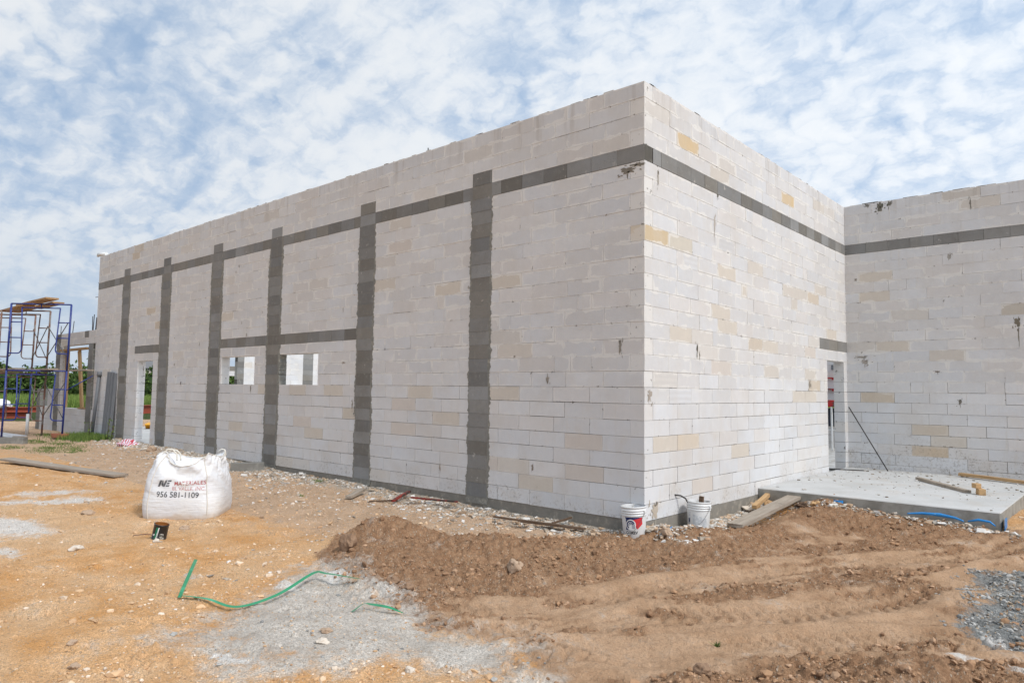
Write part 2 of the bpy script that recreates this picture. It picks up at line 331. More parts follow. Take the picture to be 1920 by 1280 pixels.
m_greyconc=simple('grey_concrete',(.19,.185,.17),.25,9,.95,dirt=(.28,.27,.245),dscale=5,bump=.5,bd=.006)
m_rockt=simple('tan_rock',(.40,.29,.205),.3,9,.95,dirt=(.26,.17,.11),dscale=6,bump=.6,bd=.01); m_brick=simple('clay_brick',(.34,.13,.075),.2,12,.9)
m_rockw=simple('pale_rock',(.58,.51,.43),.2,9,.95,bump=.5,bd=.01); m_soilrock=simple('soil_clod',(.26,.165,.105),.3,14,.97,bump=.7,bd=.01)
# ---------------------------------------------------------------- ground height field
def hash2(i,j,s):
    x=(i*374761393+j*668265263+s*1442695041).astype(np.int64)&0xffffffff
    x=((x^(x>>13))*1274126177)&0xffffffff; x=x^(x>>16); return (x&0xffffff)/float(0xffffff)
def vnoise(x,y,s=0):
    i=np.floor(x).astype(np.int64);j=np.floor(y).astype(np.int64);fx=x-i;fy=y-j
    u=fx*fx*fx*(fx*(fx*6-15)+10);v=fy*fy*fy*(fy*(fy*6-15)+10)
    a=hash2(i,j,s);b=hash2(i+1,j,s);c=hash2(i,j+1,s);d=hash2(i+1,j+1,s)
    return (a+(b-a)*u)*(1-v)+(c+(d-c)*u)*v
def fbm(x,y,f,o=4,s=0,p=.5):
    t=0;a=1;n=0
    for k in range(o): t=t+a*vnoise(x*f*2**k+k*17.3,y*f*2**k-k*9.1,s+k);n+=a;a*=p
    return t/n
def sdpoly(x,y,P):
    "signed distance, positive inside"
    P=np.array(P,float); d=np.full(x.shape,1e9); ins=np.zeros(x.shape,bool)
    for k in range(len(P)):
        ax,ay=P[k];bx,by=P[(k+1)%len(P)]
        ex,ey=bx-ax,by-ay; t=np.clip(((x-ax)*ex+(y-ay)*ey)/(ex*ex+ey*ey+1e-9),0,1)
        d=np.minimum(d,np.hypot(x-ax-t*ex,y-ay-t*ey))
        cr=((ay>y)!=(by>y))&(x<(bx-ax)*(y-ay)/((by-ay) if by!=ay else 1e-9)+ax); ins^=cr
    return np.where(ins,d,-d)
def sdline(x,y,P):
    "distance and arclength along polyline"
    d=np.full(x.shape,1e9);s=np.zeros(x.shape);side=np.zeros(x.shape);acc=0
    for (ax,ay),(bx,by) in zip(P,P[1:]):
        ex,ey=bx-ax,by-ay;L=math.hypot(ex,ey); t=np.clip(((x-ax)*ex+(y-ay)*ey)/(L*L),0,1)
        q=np.hypot(x-ax-t*ex,y-ay-t*ey); m=q<d; d=np.where(m,q,d); s=np.where(m,acc+t*L,s)
        side=np.where(m,((x-ax)*ey-(y-ay)*ex)/L,side); acc+=L
    return d,s,side
SOIL=[(-2.04,-3.18),(-2.51,-2.52),(-2.6,-1.85),(-1.71,-1.75),(-.93,-1.3),(-.41,-.8),(-.5,-.25),(-.05,.0),(.21,.68),(.5,1.74),(.71,3.11),(.85,3.9),(1.83,3.5),(2.4,3.4),(3.1,3.3),(4.6,4.6),(6.2,4.2),(8,2),(8,-6),(4.9,-6.4),(3.3,-5.12),(1.85,-3.95),(1.5,-3.83),(1.1,-3.59),(.68,-3.6),(.41,-3.78),(-.01,-3.64),(-.63,-3.49),(-1.45,-3.38)]
CEM=[(-1.76,-3.54),(-1.55,-3.18),(-.77,-3.38),(.1,-3.63),(.47,-3.73),(1.08,-3.62),(1.55,-3.78),(1.57,-4.02),(1.17,-4.08),(.8,-4.17),(.53,-4.37),(.34,-4.82),(0,-5.08),(-.5,-5.07),(-.74,-5.15),(-.9,-4.8),(-1.22,-4.51),(-1.29,-4.14)]
GRV=[(3.09,1.14),(3.55,1.6),(4.06,1.66),(5.4,.6),(4.8,-1.35),(4.33,-1.8),(3.81,-1.28),(3.61,-1.17),(3.31,-.97),(3.33,-.68),(3.47,-.14),(3.35,.43)]
TR=[[(.7,-3.6),(.99,-3.22),(1.43,-2.43),(2.23,-1.74),(2.9,-.48),(3.42,1.62),(3.9,3.2)],[(1.0,-4.1),(1.34,-3.65),(2.11,-2.84),(2.59,-2.16),(3.28,-1.41),(3.9,-.9)],[(.2,-3.3),(.84,-2.71),(1.14,-1.49),(2.05,.42),(2.91,1.79),(3.5,3.2)]]
def gauss(x,y,cx,cy,sx,sy=None,a=0):
    sy=sy or sx; dx=x-cx;dy=y-cy;c,s=math.cos(a),math.sin(a); return np.exp(-(((dx*c+dy*s)/sx)**2+((-dx*s+dy*c)/sy)**2))
def ground_z(x,y,detail=True,masks=False):
    x=np.asarray(x,float);y=np.asarray(y,float)
    z=np.interp(x,[-60,-24,-16,-12,-9,-6,-3,0],[-.3,-.06,.0,-.05,-.12,-.165,-.21,-.225])
    z=z-.03*np.clip(-y-1,0,4)*np.exp(-np.clip(-x-8,0,None)/6)*.4
    rise=np.clip((y-2.4)/1.2,0,1)*np.clip((x+.5)/1,0,1); z=z+rise*.15
    # rubble heaped against the walls
    near=np.exp(-np.clip(-y,0,None)/.35)*(x<.15)*(y<.3); z=z+(.075+.05*(fbm(x,y,1.8,3,41)-.5))*near; nr2=np.exp(-np.clip(x,0,None)/.30)*(x>-.15)*(y>-.1)*(y<3.4); z=z+.055*nr2
    soil=sdpoly(x,y,SOIL)
    mound=(.20*gauss(x,y,-1.95,-2.25,.55,.28,.6)+.10*gauss(x,y,-1.45,-2.75,.5,.35)+.10*gauss(x,y,-.8,-1.75,.7,.3,.8)
          +.03*gauss(x,y,.02,-.50,.34,.16,.9)+.05*gauss(x,y,.3,.28,.25,.2)+.09*gauss(x,y,-.05,-1.9,.35,.3)+.05*gauss(x,y,.6,.4,.5,.5)
          +.17*gauss(x,y,1.05,3.65,.42,.4)+.07*gauss(x,y,1.6,2.9,.8,.5)+.10*gauss(x,y,2.42,-3.35,.32,.2,.5)+.09*gauss(x,y,3.32,-2.3,.35,.22,1.)
          +.06*gauss(x,y,2.2,-.9,.5,.16,.9)+.05*gauss(x,y,1.1,-1.2,.6,.14,1.1)+.05*gauss(x,y,-.9,-3.35,.5,.14,-.1)+.06*gauss(x,y,2.9,-.15,.45,.3)+.07*gauss(x,y,1.45,-3.5,.4,.2,.2))
    rd,rs_,_=sdline(x,y,[(-2.35,-2.75),(-1.9,-2.2),(-1.35,-2.0),(-.85,-1.45),(-.40,-.85),(-.05,-.50),(.35,.10),(.75,.75),(1.0,1.6),(1.1,2.6)])
    mound=mound*1.12+(.10*np.exp(-(rd/.20)**2)+.04*np.exp(-((rd-.35)/.18)**2))*(.35+1.3*fbm(rs_,rs_*0+3.3,1.5,3,33))*(.45+.55*np.clip((rs_-.1)/.4,0,1))*(1-.85*np.exp(-((x-.12)**2+(y+.38)**2)/.38**2))
    z=z+mound
    sm=np.clip(soil/.25+.3+(fbm(x,y,2.5,3,61)-.5)*2.2*np.exp(-np.abs(soil)/.3),0,1)
    pack=np.zeros_like(x); tread=np.zeros_like(x)
    stk=np.zeros_like(x)
    for P in TR:
        d,s,side=sdline(x,y,P)
        sw_=np.clip(1.15-d/.62,0,1); stk=stk+(fbm(s*.55,side*11,1.,4,51)-.5)*sw_
        d1=np.abs(np.abs(side)-.0); band=np.clip(1-(d/.30)**4,0,1); pack=np.maximum(pack,np.clip(1.25-d/.42,0,1))
        lug=(np.sin((s+np.abs(side)*.55)*2*np.pi/.13)>.1)*(np.abs(side)<.17)*(np.abs(side)>.012)
        lug=lug*np.clip((fbm(x,y,1.1,2,77)-.36)*8,0,1)
        tread=np.maximum(tread,lug*band); z=z-.022*np.clip(1-(d/.22)**2,0,1)*sm+.018*np.exp(-((d-.29)/.05)**2)*sm
    z=z-.024*tread*sm
    ca,sa=math.cos(1.05),math.sin(1.05); xr=x*ca+y*sa; yr=-x*sa+y*ca
    pack=pack*(1-np.clip(mound*6,0,1)*.7)+.05+.50*np.clip((fbm(xr*.7,yr*1.5,1.3,4,5)-.5)*5,-1,1)+.35*np.clip((fbm(x,y,4.,4,15)-.5)*4,-1,1)
    z=z+stk*.050*sm; pack=pack+stk*2.6
    pack=pack-.85*gauss(x,y,-.6,-2.2,1.3,.9,.7)-.4*gauss(x,y,.6,-2.9,.5,.3)+.12*np.clip((x-1.)/1.5,0,1)*np.clip((2.5-y)/1.,0,1)-.3*gauss(x,y,2.3,-3.6,.5,.25,.4)
    if detail:
        big=(fbm(x,y,.9,3,1)-.5)*.075+(fbm(x,y,3.2,3,2)-.5)*.030
        z=z+big*(1-.6*np.exp(-np.abs(y)/.6)*(x<0))
        cl=np.abs(fbm(x,y,8,4,3,.6)-.5)*2; rough=fbm(x,y,17,3,4,.6)-.5
        loose=sm*np.clip(.95-pack,0.1,1)
        z=z+loose*(.075*(.35-cl)*1.0+.085*rough)+(1-sm)*(rough*.016+np.clip(fbm(x,y,6.,3,21)-.56,0,1)*rough*.35-np.clip(.40-fbm(x*.7+y*.3,y,2.2,3,25),0,1)*.16)+sm*.010*rough
        z=z+(fbm(x,y,45,2,9)-.5)*.014*(.5+loose)
        gr=np.clip(sdpoly(x,y,GRV)/.1+.5,0,1); z=z+gr*(np.abs(fbm(x,y,14,3,6)-.5)*.09-.01)
    inside=(y>.12)&(x<-.1)&(x>-24.3)&(y<30); z=np.where(inside,-.32,z)
    under=(x>-.1)&(x<3.0)&(y>3.45)&(y<8); z=np.where(under,np.minimum(z,-.16),z)
    wing=(y>7.9)&(x>-.2)&(x<12)&(y<30); z=np.where(wing,-.32,z)
    if not masks: return z
    q=lambda v:np.clip(v,0,1)
    A={}
    A['m_soil']=q(.5+soil/.35)
    A['m_pack']=q(pack)
    A['m_cem']=q(.55+sdpoly(x,y,CEM)/.7)
    A['m_grv']=q(.5+sdpoly(x,y,GRV)/.45)
    wh=sum(a*gauss(x,y,*k) for a,k in ((.75,(-.11,-5.02,.30,.09,.35)),(1.1,(-1.58,-1.27,.28,.09,.75)),(.75,(-7.6,-4.1,1.1,.3,.9)),(.85,(-6.0,-4.95,1.0,.4,.2)),(.7,(-4.6,-5.3,.5,.2,.3)),(.6,(-8.4,-3.8,.9,.4,.9)),(.85,(-1.24,-3.46,.42,.13,.1)),(.8,(-1.45,-3.85,.3,.13,.1)),(.95,(3.45,-1.66,.10,.06)),(.95,(3.66,-1.64,.14,.045,-.1)),(1.,(3.95,-1.80,.22,.06,-.6)),(.8,(3.62,-1.05,.22,.1,-.9)),(.5,(.1,-3.75,.4,.1,.0)),(.5,(-2.3,-4.3,.25,.15))))
    A['m_wht']=q(wh*np.where(x<-5,1.05,.82))
    ytan=q(.5+(y+2.6)/2.5+(-x-3)*.03)*q((-x+1)/2); ytan=ytan*(1-.6*np.exp(-((x+10)/6)**2)*(y<-2.5))
    A['m_tan']=q(ytan)
    dl=np.hypot(np.clip(x,0,99),np.clip(-y,0,99))*np.where(x<.05,1.,1.1); dl=np.where((x>.05)&(y>3.5),9,dl)
    A['m_rub']=(x>-18.5)*q(.86-dl/np.where(x<.05,1.0,.7))*((y<3.5)|(x<0))*np.clip(1.2-soil*6,0,1)
    A['m_fld']=q(.5+(np.hypot(x,y)-33)/3)*((x<-28)|(y>34)|(x>32))
    return z,A
def gz(x,y): return float(ground_z(np.array([x]),np.array([y]))[0])
th0=math.pi/2-YAW
f_=np.arange(-50,50.01,.135); rest=np.arange(52,309,2.5); ang=np.radians(np.concatenate([f_,rest]))+th0
rr=np.concatenate([np.linspace(.0,1.7,8)[1:],1.8*1.0038**np.arange(0,int(math.log(55/1.8)/math.log(1.0038))),np.geomspace(56,3500,50)])
AA,RR=np.meshgrid(ang,rr); X=CAM.x+RR*np.cos(AA); Y=CAM.y+RR*np.sin(AA)
Z,masks=ground_z(X,Y,True,True); far=np.clip((RR-40)/60,0,1); Z=Z*(1-far)+(-.3)*far
nr,na=X.shape
V=np.stack([X,Y,Z],-1).reshape(-1,3); cz=float(ground_z(np.array([CAM.x]),np.array([CAM.y]))[0])
V=np.vstack([V,[[CAM.x,CAM.y,cz]]])
ii,jj=np.meshgrid(np.arange(nr-1),np.arange(na),indexing='ij'); j2=(jj+1)%na
F=np.stack([ii*na+jj,(ii+1)*na+jj,(ii+1)*na+j2,ii*na+j2],-1).reshape(-1,4)
k=np.arange(na); F2=np.stack([np.full(na,nr*na),k,(k+1)%na,np.full(na,nr*na)],-1)
me=mesh_np('ground',V,F,True)
for n_,a_ in masks.items(): addattr(me,n_,np.append(a_.ravel(),0))
tag(link('ground',me,m_ground),kind='structure')
# ---------------------------------------------------------------- loose chips, pebbles, clods (uncountable)
_t=(1+5**.5)/2
ICO=np.array([(-1,_t,0),(1,_t,0),(-1,-_t,0),(1,-_t,0),(0,-1,_t),(0,1,_t),(0,-1,-_t),(0,1,-_t),(_t,0,-1),(_t,0,1),(-_t,0,-1),(-_t,0,1)])/1.9
ICF=np.array([(0,11,5),(0,5,1),(0,1,7),(0,7,10),(0,10,11),(1,5,9),(5,11,4),(11,10,2),(10,7,6),(7,1,8),(3,9,4),(3,4,2),(3,2,6),(3,6,8),(3,8,9),(4,9,5),(2,4,11),(6,2,10),(8,6,7),(9,8,1)])
BOXV=np.array([(x,y,z) for x in(-.5,.5) for y in(-.5,.5) for z in(-.5,.5)]); 
BOXF=np.array([(0,1,3),(0,3,2),(4,6,7),(4,7,5),(0,4,5),(0,5,1),(2,3,7),(2,7,6),(0,2,6),(0,6,4),(1,5,7),(1,7,3)])
def scatter(name,label,P,size,flat,cols,base='ico',jit=.3,sink=.3,tilt=.5,cat=None,zfix=None):
    n=len(P); B,Fb=(ICO,ICF) if base=='ico' else (BOXV,BOXF); nv=len(B)
    v=B[None]*(1+rng.uniform(-jit,jit,(n,nv,1)))+rng.uniform(-jit*.25,jit*.25,(n,nv,3))
    asp=np.stack([rng.uniform(.7,1.35,n),rng.uniform(.55,1.,n),flat*rng.uniform(.6,1.2,n)],-1)
    v=v*asp[:,None]*size[:,None,None]
    a=rng.uniform(0,2*np.pi,n);ca,sa=np.cos(a),np.sin(a); t=rng.normal(0,tilt,n);ct,st_=np.cos(t),np.sin(t)
    x=v[...,0];y=v[...,1];z=v[...,2]; y,z=y*ct[:,None]-z*st_[:,None],y*st_[:,None]+z*ct[:,None]
    x,y=x*ca[:,None]-y*sa[:,None],x*sa[:,None]+y*ca[:,None]
    zz=(ground_z(P[:,0],P[:,1]) if zfix is None else zfix)+size*flat*(.5-sink)
    V=np.stack([x+P[:,0:1],y+P[:,1:2],z+zz[:,None]],-1).reshape(-1,3)
    F=(Fb[None]+(np.arange(n)*nv)[:,None,None]).reshape(-1,3)
    me=mesh_np(name,V,F,False); c=np.repeat(cols,nv,0); addattr(me,'tint',np.c_[c,np.ones(len(c))],'POINT','FLOAT_COLOR')
    o=link(name,me,m_chip); return tag(o,label,cat or name,kind='stuff')
def pal(n,cs,var=.12):
    cs=np.array(cs); i=rng.integers(0,len(cs),n); return np.clip(cs[i]*(1+rng.uniform(-var,var,(n,1))),0,1)
def polar(n,r0,r1,spread=44):
    r=np.exp(rng.uniform(math.log(r0),math.log(r1),n)); a=th0+np.radians(rng.uniform(-spread,spread,n))
    return np.stack([CAM.x+r*np.cos(a),CAM.y+r*np.sin(a)],-1)
# block chips along the walls
n=9500; xs=-np.abs(rng.uniform(0,17.5,n))**1.0; ys=-.02-np.abs(rng.normal(0,.42,n)); P1=np.stack([xs,ys],-1)
keep=(fbm(P1[:,0],P1[:,1],1.4,3,30)>.40)|(P1[:,1]>-.25); P1=P1[keep]
n=3000; P2=np.stack([.02+np.abs(rng.normal(0,.24,n)),rng.uniform(-.1,3.3,n)],-1)
n=900; P3=np.stack([rng.uniform(.6,3.3,n),3.28-np.abs(rng.normal(0,.14,n))],-1)
n=500; P4=np.stack([rng.uniform(3.2,4.6,n),rng.uniform(4.0,7.6,n)],-1)
n=2600; P5=np.stack([rng.uniform(-14,0,n),-.3-np.abs(rng.normal(0,1.5,n))],-1); P5=np.where((sdpoly(P5[:,0],P5[:,1],SOIL)>-.05)[:,None],P5*0+np.array([[-7.,-.6]])+rng.normal(0,.5,(n,2)),P5)
P=np.vstack([P1,P2,P3,P4,P5]); s_=np.exp(rng.normal(math.log(.020),.55,len(P))).clip(.006,.085)
s_[-2600:]*=.75
P=P[~((P[:,0]<.0)&(P[:,1]>.0))&np.ones(len(P),bool)] if False else P
scatter('rubble','broken white block chips strewn along the foot of the walls',P,s_,.38,pal(len(P),[(.60,.58,.55),(.66,.64,.61),(.50,.45,.39),(.42,.36,.29),(.33,.30,.26),(.50,.37,.26),(.44,.32,.22)]),'box',.35,.25,.35)
# pebbles over the caliche
P=polar(50000,2.6,16); sp=sdpoly(P[:,0],P[:,1],SOIL); ok=(sp<.0)&(P[:,1]<-.1)&(fbm(P[:,0],P[:,1],1.1,3,12)+rng.uniform(-.15,.15,len(P))>.44); P=P[ok][:24000]
s_=np.exp(rng.normal(math.log(.0062),.55,len(P))).clip(.003,.032); s_=np.where(sdpoly(P[:,0],P[:,1],CEM)>-.1,s_*.55,s_)
scatter('pebbles','small pale and tan stones lying all over the orange dirt',P,s_,.6,pal(len(P),[(.60,.40,.24),(.54,.33,.18),(.60,.46,.32),(.62,.52,.42),(.42,.27,.16),(.56,.36,.2)],.18),'ico',.3,.3)
P=polar(900,2.8,14); ok=(sdpoly(P[:,0],P[:,1],SOIL)<0)&(sdpoly(P[:,0],P[:,1],CEM)<0)&(P[:,1]<-.4)&(fbm(P[:,0],P[:,1],1.3,3,19)>.46); P=P[ok][:170]
scatter('stones','scattered larger stones on the orange dirt',P,rng.uniform(.022,.048,len(P)),.55,pal(len(P),[(.56,.38,.23),(.58,.43,.29),(.48,.31,.18),(.60,.48,.36)],.15),'ico',.35,.3)
P=polar(4200,2.6,9); ok=(sdpoly(P[:,0],P[:,1],GRV)>-.15)|((sdpoly(P[:,0],P[:,1],CEM)>-.1)&(rng.random(len(P))<.35)); 
Pg=np.stack([rng.uniform(3.,5.2,16000),rng.uniform(-1.9,1.8,16000)],-1); gg=sdpoly(Pg[:,0],Pg[:,1],GRV)+(fbm(Pg[:,0],Pg[:,1],4,3,8)-.5)*.8>-.05; Pg=Pg[gg]
P=np.vstack([P[ok],Pg]); s_=np.exp(rng.normal(math.log(.009),.5,len(P))).clip(.004,.032)
scatter('gravel','grey crushed stone spread in patches on the dirt',P,s_,.6,pal(len(P),[(.25,.25,.24),(.33,.325,.31),(.20,.195,.185),(.40,.39,.37),(.33,.26,.19)]),'ico',.3,.35)
P=polar(90000,2.6,16); sp=sdpoly(P[:,0],P[:,1],SOIL); _,A_=ground_z(P[:,0],P[:,1],False,True)
ok=(sp>-.06)&(A_['m_pack']+rng.uniform(-.25,.25,len(P))<.46)&(fbm(P[:,0],P[:,1],3.,3,71)+rng.uniform(-.12,.12,len(P))>.47)&(P[:,0]>-3.2); P=P[ok][:19000]
s_=np.exp(rng.normal(math.log(.0078),.72,len(P))).clip(.003,.038)
scatter('soil_clods','brown earth clods on the churned soil',P,s_,.75,pal(len(P),[(.34,.205,.12),(.30,.178,.105),(.41,.265,.17),(.25,.15,.09)],.15),'ico',.32,.35)
n=420; P=np.stack([rng.uniform(.03,3.05,n),3.4+4.35*rng.random(n)**.6],-1)
scatter('slab_debris','crumbs of block and mortar scattered over the concrete slab',P,np.exp(rng.normal(math.log(.012),.6,n)).clip(.005,.045),.4,pal(n,[(.5,.47,.43),(.62,.6,.58),(.30,.26,.21),(.16,.13,.10)]),'box',.3,.1,.2,None,.101)
# ---------------------------------------------------------------- block walls
class Wall:
    def __init__(s,P0,ux,nrm,t=.2):
        s.P0=Vector(P0);s.u=Vector(ux);s.n=Vector(nrm);s.t=t;s.V=[];s.F=[];s.uv=[];s.sz=[];s.ti=[];s.kd=[]
    def quadbox(s,a0,a1,z0,z1,f,b,tint,kind):
        "f: front offset (outwards), b: back offset"
        V0=len(s.V); c=[]
        for d in (f,b):
            for a,z in ((a0,z0),(a1,z0),(a1,z1),(a0,z1)):
                c.append(s.P0+s.u*a+s.n*d+Vector((0,0,z)))
        s.V+=c; fl=[(0,1,2,3),(5,4,7,6),(4,0,3,7),(1,5,6,2),(3,2,6,7),(4,5,1,0)]
        if s.u.cross(Vector((0,0,1))).dot(s.n)<0: fl=[q[::-1] for q in fl]
        w=a1-a0;h=z1-z0;loc=[(0,0),(w,0),(w,h),(0,h)]*2
        for q in fl:
            s.F.append([V0+k for k in q])
            for k in q:
                s.uv.append((*loc[k],0)); s.sz.append((w,h,0)); s.ti.append((*tint,1)); s.kd.append(kind)
    def blob(s,a,z,w,h,tint,off=.0025,n=26,seed=0,flecks=True):
        def poly(a,z,w,h,n,sd,of):
            pts=[]
            for k in range(n):
                an=2*math.pi*k/n; c_,s_=math.cos(an),math.sin(an)
                r=.42*(1+.8*mnoise.noise(Vector((c_*1.9,s_*1.9,sd*3.3+a)))+.55*mnoise.noise(Vector((c_*5,s_*5,sd+a*2))))
                pts.append((a+c_*r*w,z+s_*r*h))
            cx_=sum(p[0] for p in pts)/n; cz_=sum(p[1] for p in pts)/n
            for i in range(n):
                q=[(cx_,cz_),pts[i],pts[(i+1)%n]]; b=len(s.V)
                for (x,y) in q+[q[2]]: s.V.append(s.P0+s.u*x+s.n*of+Vector((0,0,y)))
                s.F.append([b,b+1,b+2,b+3])
                for (x,y) in q+[q[2]]: s.uv.append((.3,.1,0)); s.sz.append((.6,.2,0)); s.ti.append((*tint,1)); s.kd.append(0)
        poly(a,z,w,h,n,seed,off)
        if flecks:
            rs=random.Random(int(a*1000+z*77))
            for k in range(5): poly(a+rs.uniform(-.9,.9)*w,z+rs.uniform(-.8,.6)*h,rs.uniform(.12,.3)*w,rs.uniform(.12,.3)*h,8,k,off)
            if rs.random()<.5: poly(a+rs.uniform(-.2,.2)*w,z-h*.75,w*.14,h*.8,10,3,off)
    def build(s,name,mat_,parent,label=None):
        me=mesh_np(name,np.array([v[:] for v in s.V]),np.array(s.F))
        addattr(me,'buv',s.uv,'CORNER','FLOAT_VECTOR'); addattr(me,'bsz',s.sz,'CORNER','FLOAT_VECTOR')
        addattr(me,'tint',s.ti,'CORNER','FLOAT_COLOR'); addattr(me,'kind',s.kd,'CORNER')
        o=link(name,me,mat_,parent)
        if label: o['label']=label
        return o
def sub(iv,cuts):
    out=[iv]
    for c0,c1 in cuts:
        nx=[]
        for a,b in out:
            if c1<=a+1e-6 or c0>=b-1e-6: nx.append((a,b)); continue
            if c0-a>.02: nx.append((a,c0))
            if b-c1>.02: nx.append((c1,b))
        out=nx
    return out
def btint(z,lvl=1.):
    r=random.random(); v=random.uniform(.94,1.035)*lvl
    if r<.52: c=(.610,.597,.586)
    elif r<.78: c=(.602,.598,.598)
    elif r<.955: c=(.612,.585,.562)
    elif r<.985: c=(.600,.563,.520)
    else: c=(.58,.53,.47)
    if z<1.8: c=(c[0]*1.04,c[1]*1.05,c[2]*1.06)
    return (c[0]*v*.985,c[1]*v,c[2]*v*1.022)
def lay(W,L,n,start,holes,special=(),swirl=(),z0=0,irr=.0,lvl=1.,ch=.2,first=0):
    """courses of 0.6 m blocks; start(r)->(a_begin, offset); holes: (a0,a1,z0,z1) left free"""
    for r in range(first,n):
        zb=z0+r*ch; a_s,off=start(r); zt=zb+ch
        cuts=[(h[0],h[1]) for h in holes if h[2]<zb+.1<h[3]]
        for a,b in sub((a_s,L),cuts):
            js=[off+.6*k for k in range(-2,int(L/.6)+3)]
            js=[j+random.uniform(-.035,.035)*(1 if zb>1.7 else .35) for j in js]
            js=[j for j in js if a+.09<j<b-.09]
            if zb>1.5:
                for j in list(js):
                    if random.random()<.05: js.append(j+random.uniform(.15,.4))
                js=sorted(j for j in js if a+.09<j<b-.09)
            e=[a]+js+[b]
            for x0,x1 in zip(e,e[1:]):
                if x1-x0<.03: continue
                gap=random.choice((.0045,.006,.0085)) if zb<1.7 else random.choice((.003,.0045,.006)); xm=(x0+x1)/2; zm=zb+.1
                ti=btint(zb,lvl); kd=1
                for sa,sz,sc_ in special:
                    if x0<=sa<x1 and zb<=sz<zt: ti=sc_
                for sa,sz in swirl:
                    if x0<=sa<x1 and zb<=sz<zt: kd=2
                dz=random.uniform(-.0012,.0012)
                W.quadbox(x0+gap*.5,x1-gap*.5,zb+gap*.5+dz,zt-gap*.5+dz,random.uniform(-.0022,.0022),-W.t+random.uniform(-.001,.001),ti,kd)
                lowp=zb<1.75; dark=random.random()<(.75 if lowp else .20)
                mt=(.08,.07,.06) if dark else (.66,.64,.61)
                W.quadbox(x0+(.012 if x0==a else -.003),x1-(.012 if x1==b else .0035),zb-.003,zt-.0035,-.010 if dark else -.0042,-W.t+.006,mt,0)
TAN=(.55,.475,.385); TAN2=(.58,.53,.465); ORG=(.58,.44,.26); PNK=(.585,.535,.49)
bld=thing('block_building','long unfinished white block building with dark grey bands and columns','building',(0,0,0))
N_C=27; Lw=18.9
cols=[(2.795,.44),(5.59,.48),(8.65,.53),(11.22,.58),(13.98,.60),(16.65,.58)]
holes=[(c-w/2+.03,c+w/2-.03,-.1,4.4) for c,w in cols]+[(c-.2,c+.2,4.39,4.8) for c,w in cols]
holes+=[(0,Lw,4.4,4.6),(14.60,15.60,-.1,2.2),(9.38,10.86,1.6,2.2),(7.02,8.40,1.6,2.2),(14.27,15.85,2.4,2.6),(5.80,11.0,2.4,2.6)]
W1=Wall((0,0,0),(-1,0,0),(0,-1,0))
Lsp=[(.09,3.5,(.34,.30,.23)),(16.29,5.05,TAN),(15.94,5.29,TAN2),(14.59,3.48,TAN),(14.54,3.09,TAN),(10.47,3.1,TAN2),(4.9,3.82,PNK),(4.88,3.37,TAN2),(3.2,3.08,TAN2),(2.07,3.06,TAN2),(9.06,1.49,TAN2),(7.56,1.51,TAN2),(6.58,1.5,TAN2),(5.9,1.1,(.55,.50,.43)),(4.07,1.54,TAN2),(2.2,1.52,TAN2),(4.72,.92,PNK),(3.21,1.07,TAN2),(4.46,1.28,PNK),(7.8,.89,PNK),(7.05,.72,TAN2),(11.25,.75,TAN2),(10.13,.68,TAN2),(12.9,.56,TAN2),(12.02,.42,TAN2),(1.2,.9,PNK),(.9,.5,PNK),(1.6,.35,TAN2),(2.4,.5,PNK)]
lay(W1,Lw,N_C,lambda r:(0,0.) if r%2==0 else (.2,.2),holes,Lsp,[(12.7,.9),(7.3,4.3)])
for a,z,w_,h_,t_ in [(.25,4.31,.22,.09,(.17,.15,.12)),(.1,4.36,.2,.05,(.17,.15,.12)),(15.2,1.97,.07,.16,(.16,.14,.12)),(12.9,1.62,.06,.12,(.12,.1,.09)),(9.5,1.52,.05,.14,(.12,.1,.08)),(10.9,1.5,.03,.12,(.15,.12,.1)),(1.75,.5,.03,.11,(.2,.15,.11)),(3.6,.36,.04,.14,(.2,.15,.11)),(6.2,2.0,.12,.03,(.25,.2,.16)),(.35,2.1,.05,.2,(.2,.18,.15)),(5.9,1.25,.05,.16,(.2,.18,.15)),(2.1,2.02,.04,.03,(.15,.13,.1)),(5.85,1.1,.04,.04,(.05,.05,.05)),(1.5,1.7,.05,.12,(.25,.22,.18))]:
    W1.blob(a,z,w_,h_,t_,seed=a)
for k in range(70):
    a=random.uniform(.3,18); z=random.uniform(2.0,4.2); W1.blob(a,z,random.uniform(.02,.06),random.uniform(.02,.10),random.choice([(.68,.66,.63),(.68,.66,.63),(.3,.27,.23)]),.0025,10,k,False)
# top edge crumbs of dark mortar
for k in range(60):
    a=random.uniform(.1,18.6); W1.quadbox(a,a+random.uniform(.03,.18),5.398,5.4+random.uniform(.004,.016),-.003,-.19,(.14,.13,.11),0)
W1.build('wall',m_aac,bld,'long side wall of white blocks')
W2=Wall((0,0,0),(0,1,0),(1,0,0))
h2=[(0,7.8,4.4,4.6),(6.6,7.6,-.1,2.2),(6.2,7.8,2.4,2.6)]
Rsp=[(1.12,4.92,ORG),(4.61,4.89,ORG),(.05,3.5,TAN),(.3,3.5,(.55,.44,.29)),(.75,3.5,(.56,.52,.45)),(2.45,3.29,TAN2),(2.88,3.1,TAN2),(5.93,3.3,TAN),(3.45,2.3,TAN),(4.15,2.32,TAN2),(2.28,2.6,TAN2),(.74,2.3,TAN2),(5.69,1.71,TAN),(5.96,1.55,TAN2),(5.23,1.42,TAN2),(6.69,2.7,TAN2),(.46,.88,TAN2),(1.09,.85,(.60,.52,.42)),(2.55,.74,TAN2),(5.45,2.24,PNK),(2.04,1.9,PNK),(1.5,.3,PNK)]
lay(W2,7.8,N_C,lambda r:(.2,.2) if r%2==0 else (0,0.),h2,Rsp,[(1.11,3.28),(2.46,3.72),(4.99,3.72),(.47,1.71),(.81,1.48),(2.98,4.95)],lvl=1.0)
